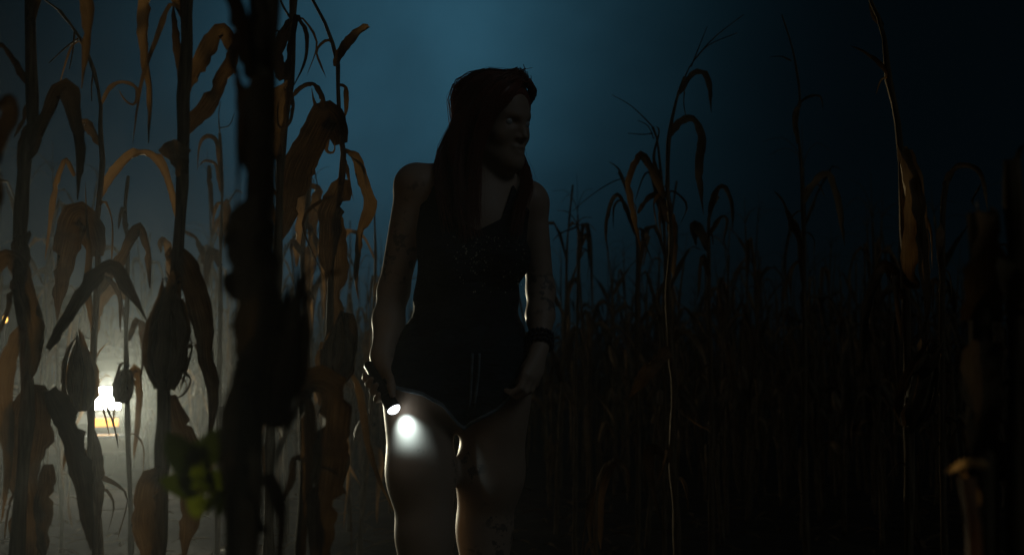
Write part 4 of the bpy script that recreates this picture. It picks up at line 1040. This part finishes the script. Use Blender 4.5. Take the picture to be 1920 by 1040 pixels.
for G, sprd, cnt in guides:
    lock = MB(); G = np.array(G)
    for k in range(cnt):
        o1 = r.normal(0, 1, 3); o1 /= np.linalg.norm(o1); o1 *= r.rand() ** 0.5
        n = len(G); tt = np.linspace(0, 1, n)
        amp = np.interp(tt, [0, .2, .5, 1], [0.2, 0.55, 1.0, 1.2]) * sprd
        P = G + o1 * amp[:, None] + r.normal(0, 0.0022, (n, 3))
        P[0] = G[0] + r.normal(0, 0.010, 3)
        L = r.uniform(0.8, 1.05); P = resample(P, 15)[: max(9, int(15 * min(1, L)))]
        if k % 9 == 0: P = P + np.cumsum(r.normal(0, 0.0022, P.shape), 0) * np.linspace(0.2, 1, len(P))[:, None]     # flyaways
        w = np.linspace(1, 0.35, len(P)) * (r.uniform(0.0007, 0.0015) if k % 9 else 0.0005)
        lock.add(*tube(P, w, 3, False))
    lock.build('lock', M_hair, hair, origin=pbase)

# the torch
M_torch = mat('black_anodised_metal', (0.03, 0.03, 0.034), 0.35, 0.6)
M_lens = emit('torch_lens', (0.86, 0.95, 1.0), 5.0)
to = empty('flashlight', tuple(tl)); tag(to, 'small lit flashlight in the woman\'s hand, shining on her thigh', 'flashlight')
MB().add(*tube([tail, tail + tn * 0.004, tl - tn * 0.045, tl - tn * 0.035], [0.009, Rb, Rb, Rb], 16)).build('barrel', M_torch, to, origin=tl)
MB().add(*tube([tl - tn * 0.040, tl - tn * 0.028, tl - tn * 0.004, tl - tn * 0.001], [Rb + 0.001, 0.0165, 0.0175, 0.0165], 20)).build('head', M_torch, to, origin=tl)
Vd = []; Fd_ = []
for i in range(6):
    th_ = i / 5 * math.pi / 2
    for k in range(18):
        a = 2 * math.pi * k / 18
        Vd.append(tl + tn * (0.011 * math.cos(th_)) + (pu * math.cos(a) + pv * math.sin(a)) * 0.0158 * math.sin(th_))
Fd_ = [(i * 18 + k, i * 18 + (k + 1) % 18, (i + 1) * 18 + (k + 1) % 18, (i + 1) * 18 + k) for i in range(5) for k in range(18)]
mesh('lens', Vd, Fd_, M_lens, to, origin=tl)
lamp = bpy.data.lights.new('torch_beam', 'SPOT'); lamp.energy = TORCH_W; lamp.color = (0.50, 0.80, 1.0)
lamp.spot_size = math.radians(74); lamp.spot_blend = 1.0; lamp.shadow_soft_size = 0.006
lo = bpy.data.objects.new('torch_beam', lamp); link(lo, to)
lo.location = tuple(tn * 0.020)
aim = Vector(Wp(753, 786, -0.085) - tl)
lo.rotation_euler = aim.to_track_quat('-Z', 'Y').to_euler()

# ------------------------------------------------------------------ haze
hz = bpy.data.materials.new('haze_air'); hz.use_nodes = True
n = hz.node_tree; n.nodes.remove(n.nodes['Principled BSDF'])
pvn = n.nodes.new('ShaderNodeVolumePrincipled'); pvn.inputs['Density'].default_value = HAZE_DENSITY
pvn.inputs['Color'].default_value = (0.80, 0.86, 0.90, 1); pvn.inputs['Anisotropy'].default_value = 0.84
n.links.new(pvn.outputs[0], n.nodes['Material Output'].inputs['Volume'])
V, Fc = box((0, 19, 1.1), (90, 62, 4.4))
haze = mesh('haze', V, Fc, hz, smooth=False); tag(haze, 'thin night mist hanging over the corn field', 'haze', kind='stuff')
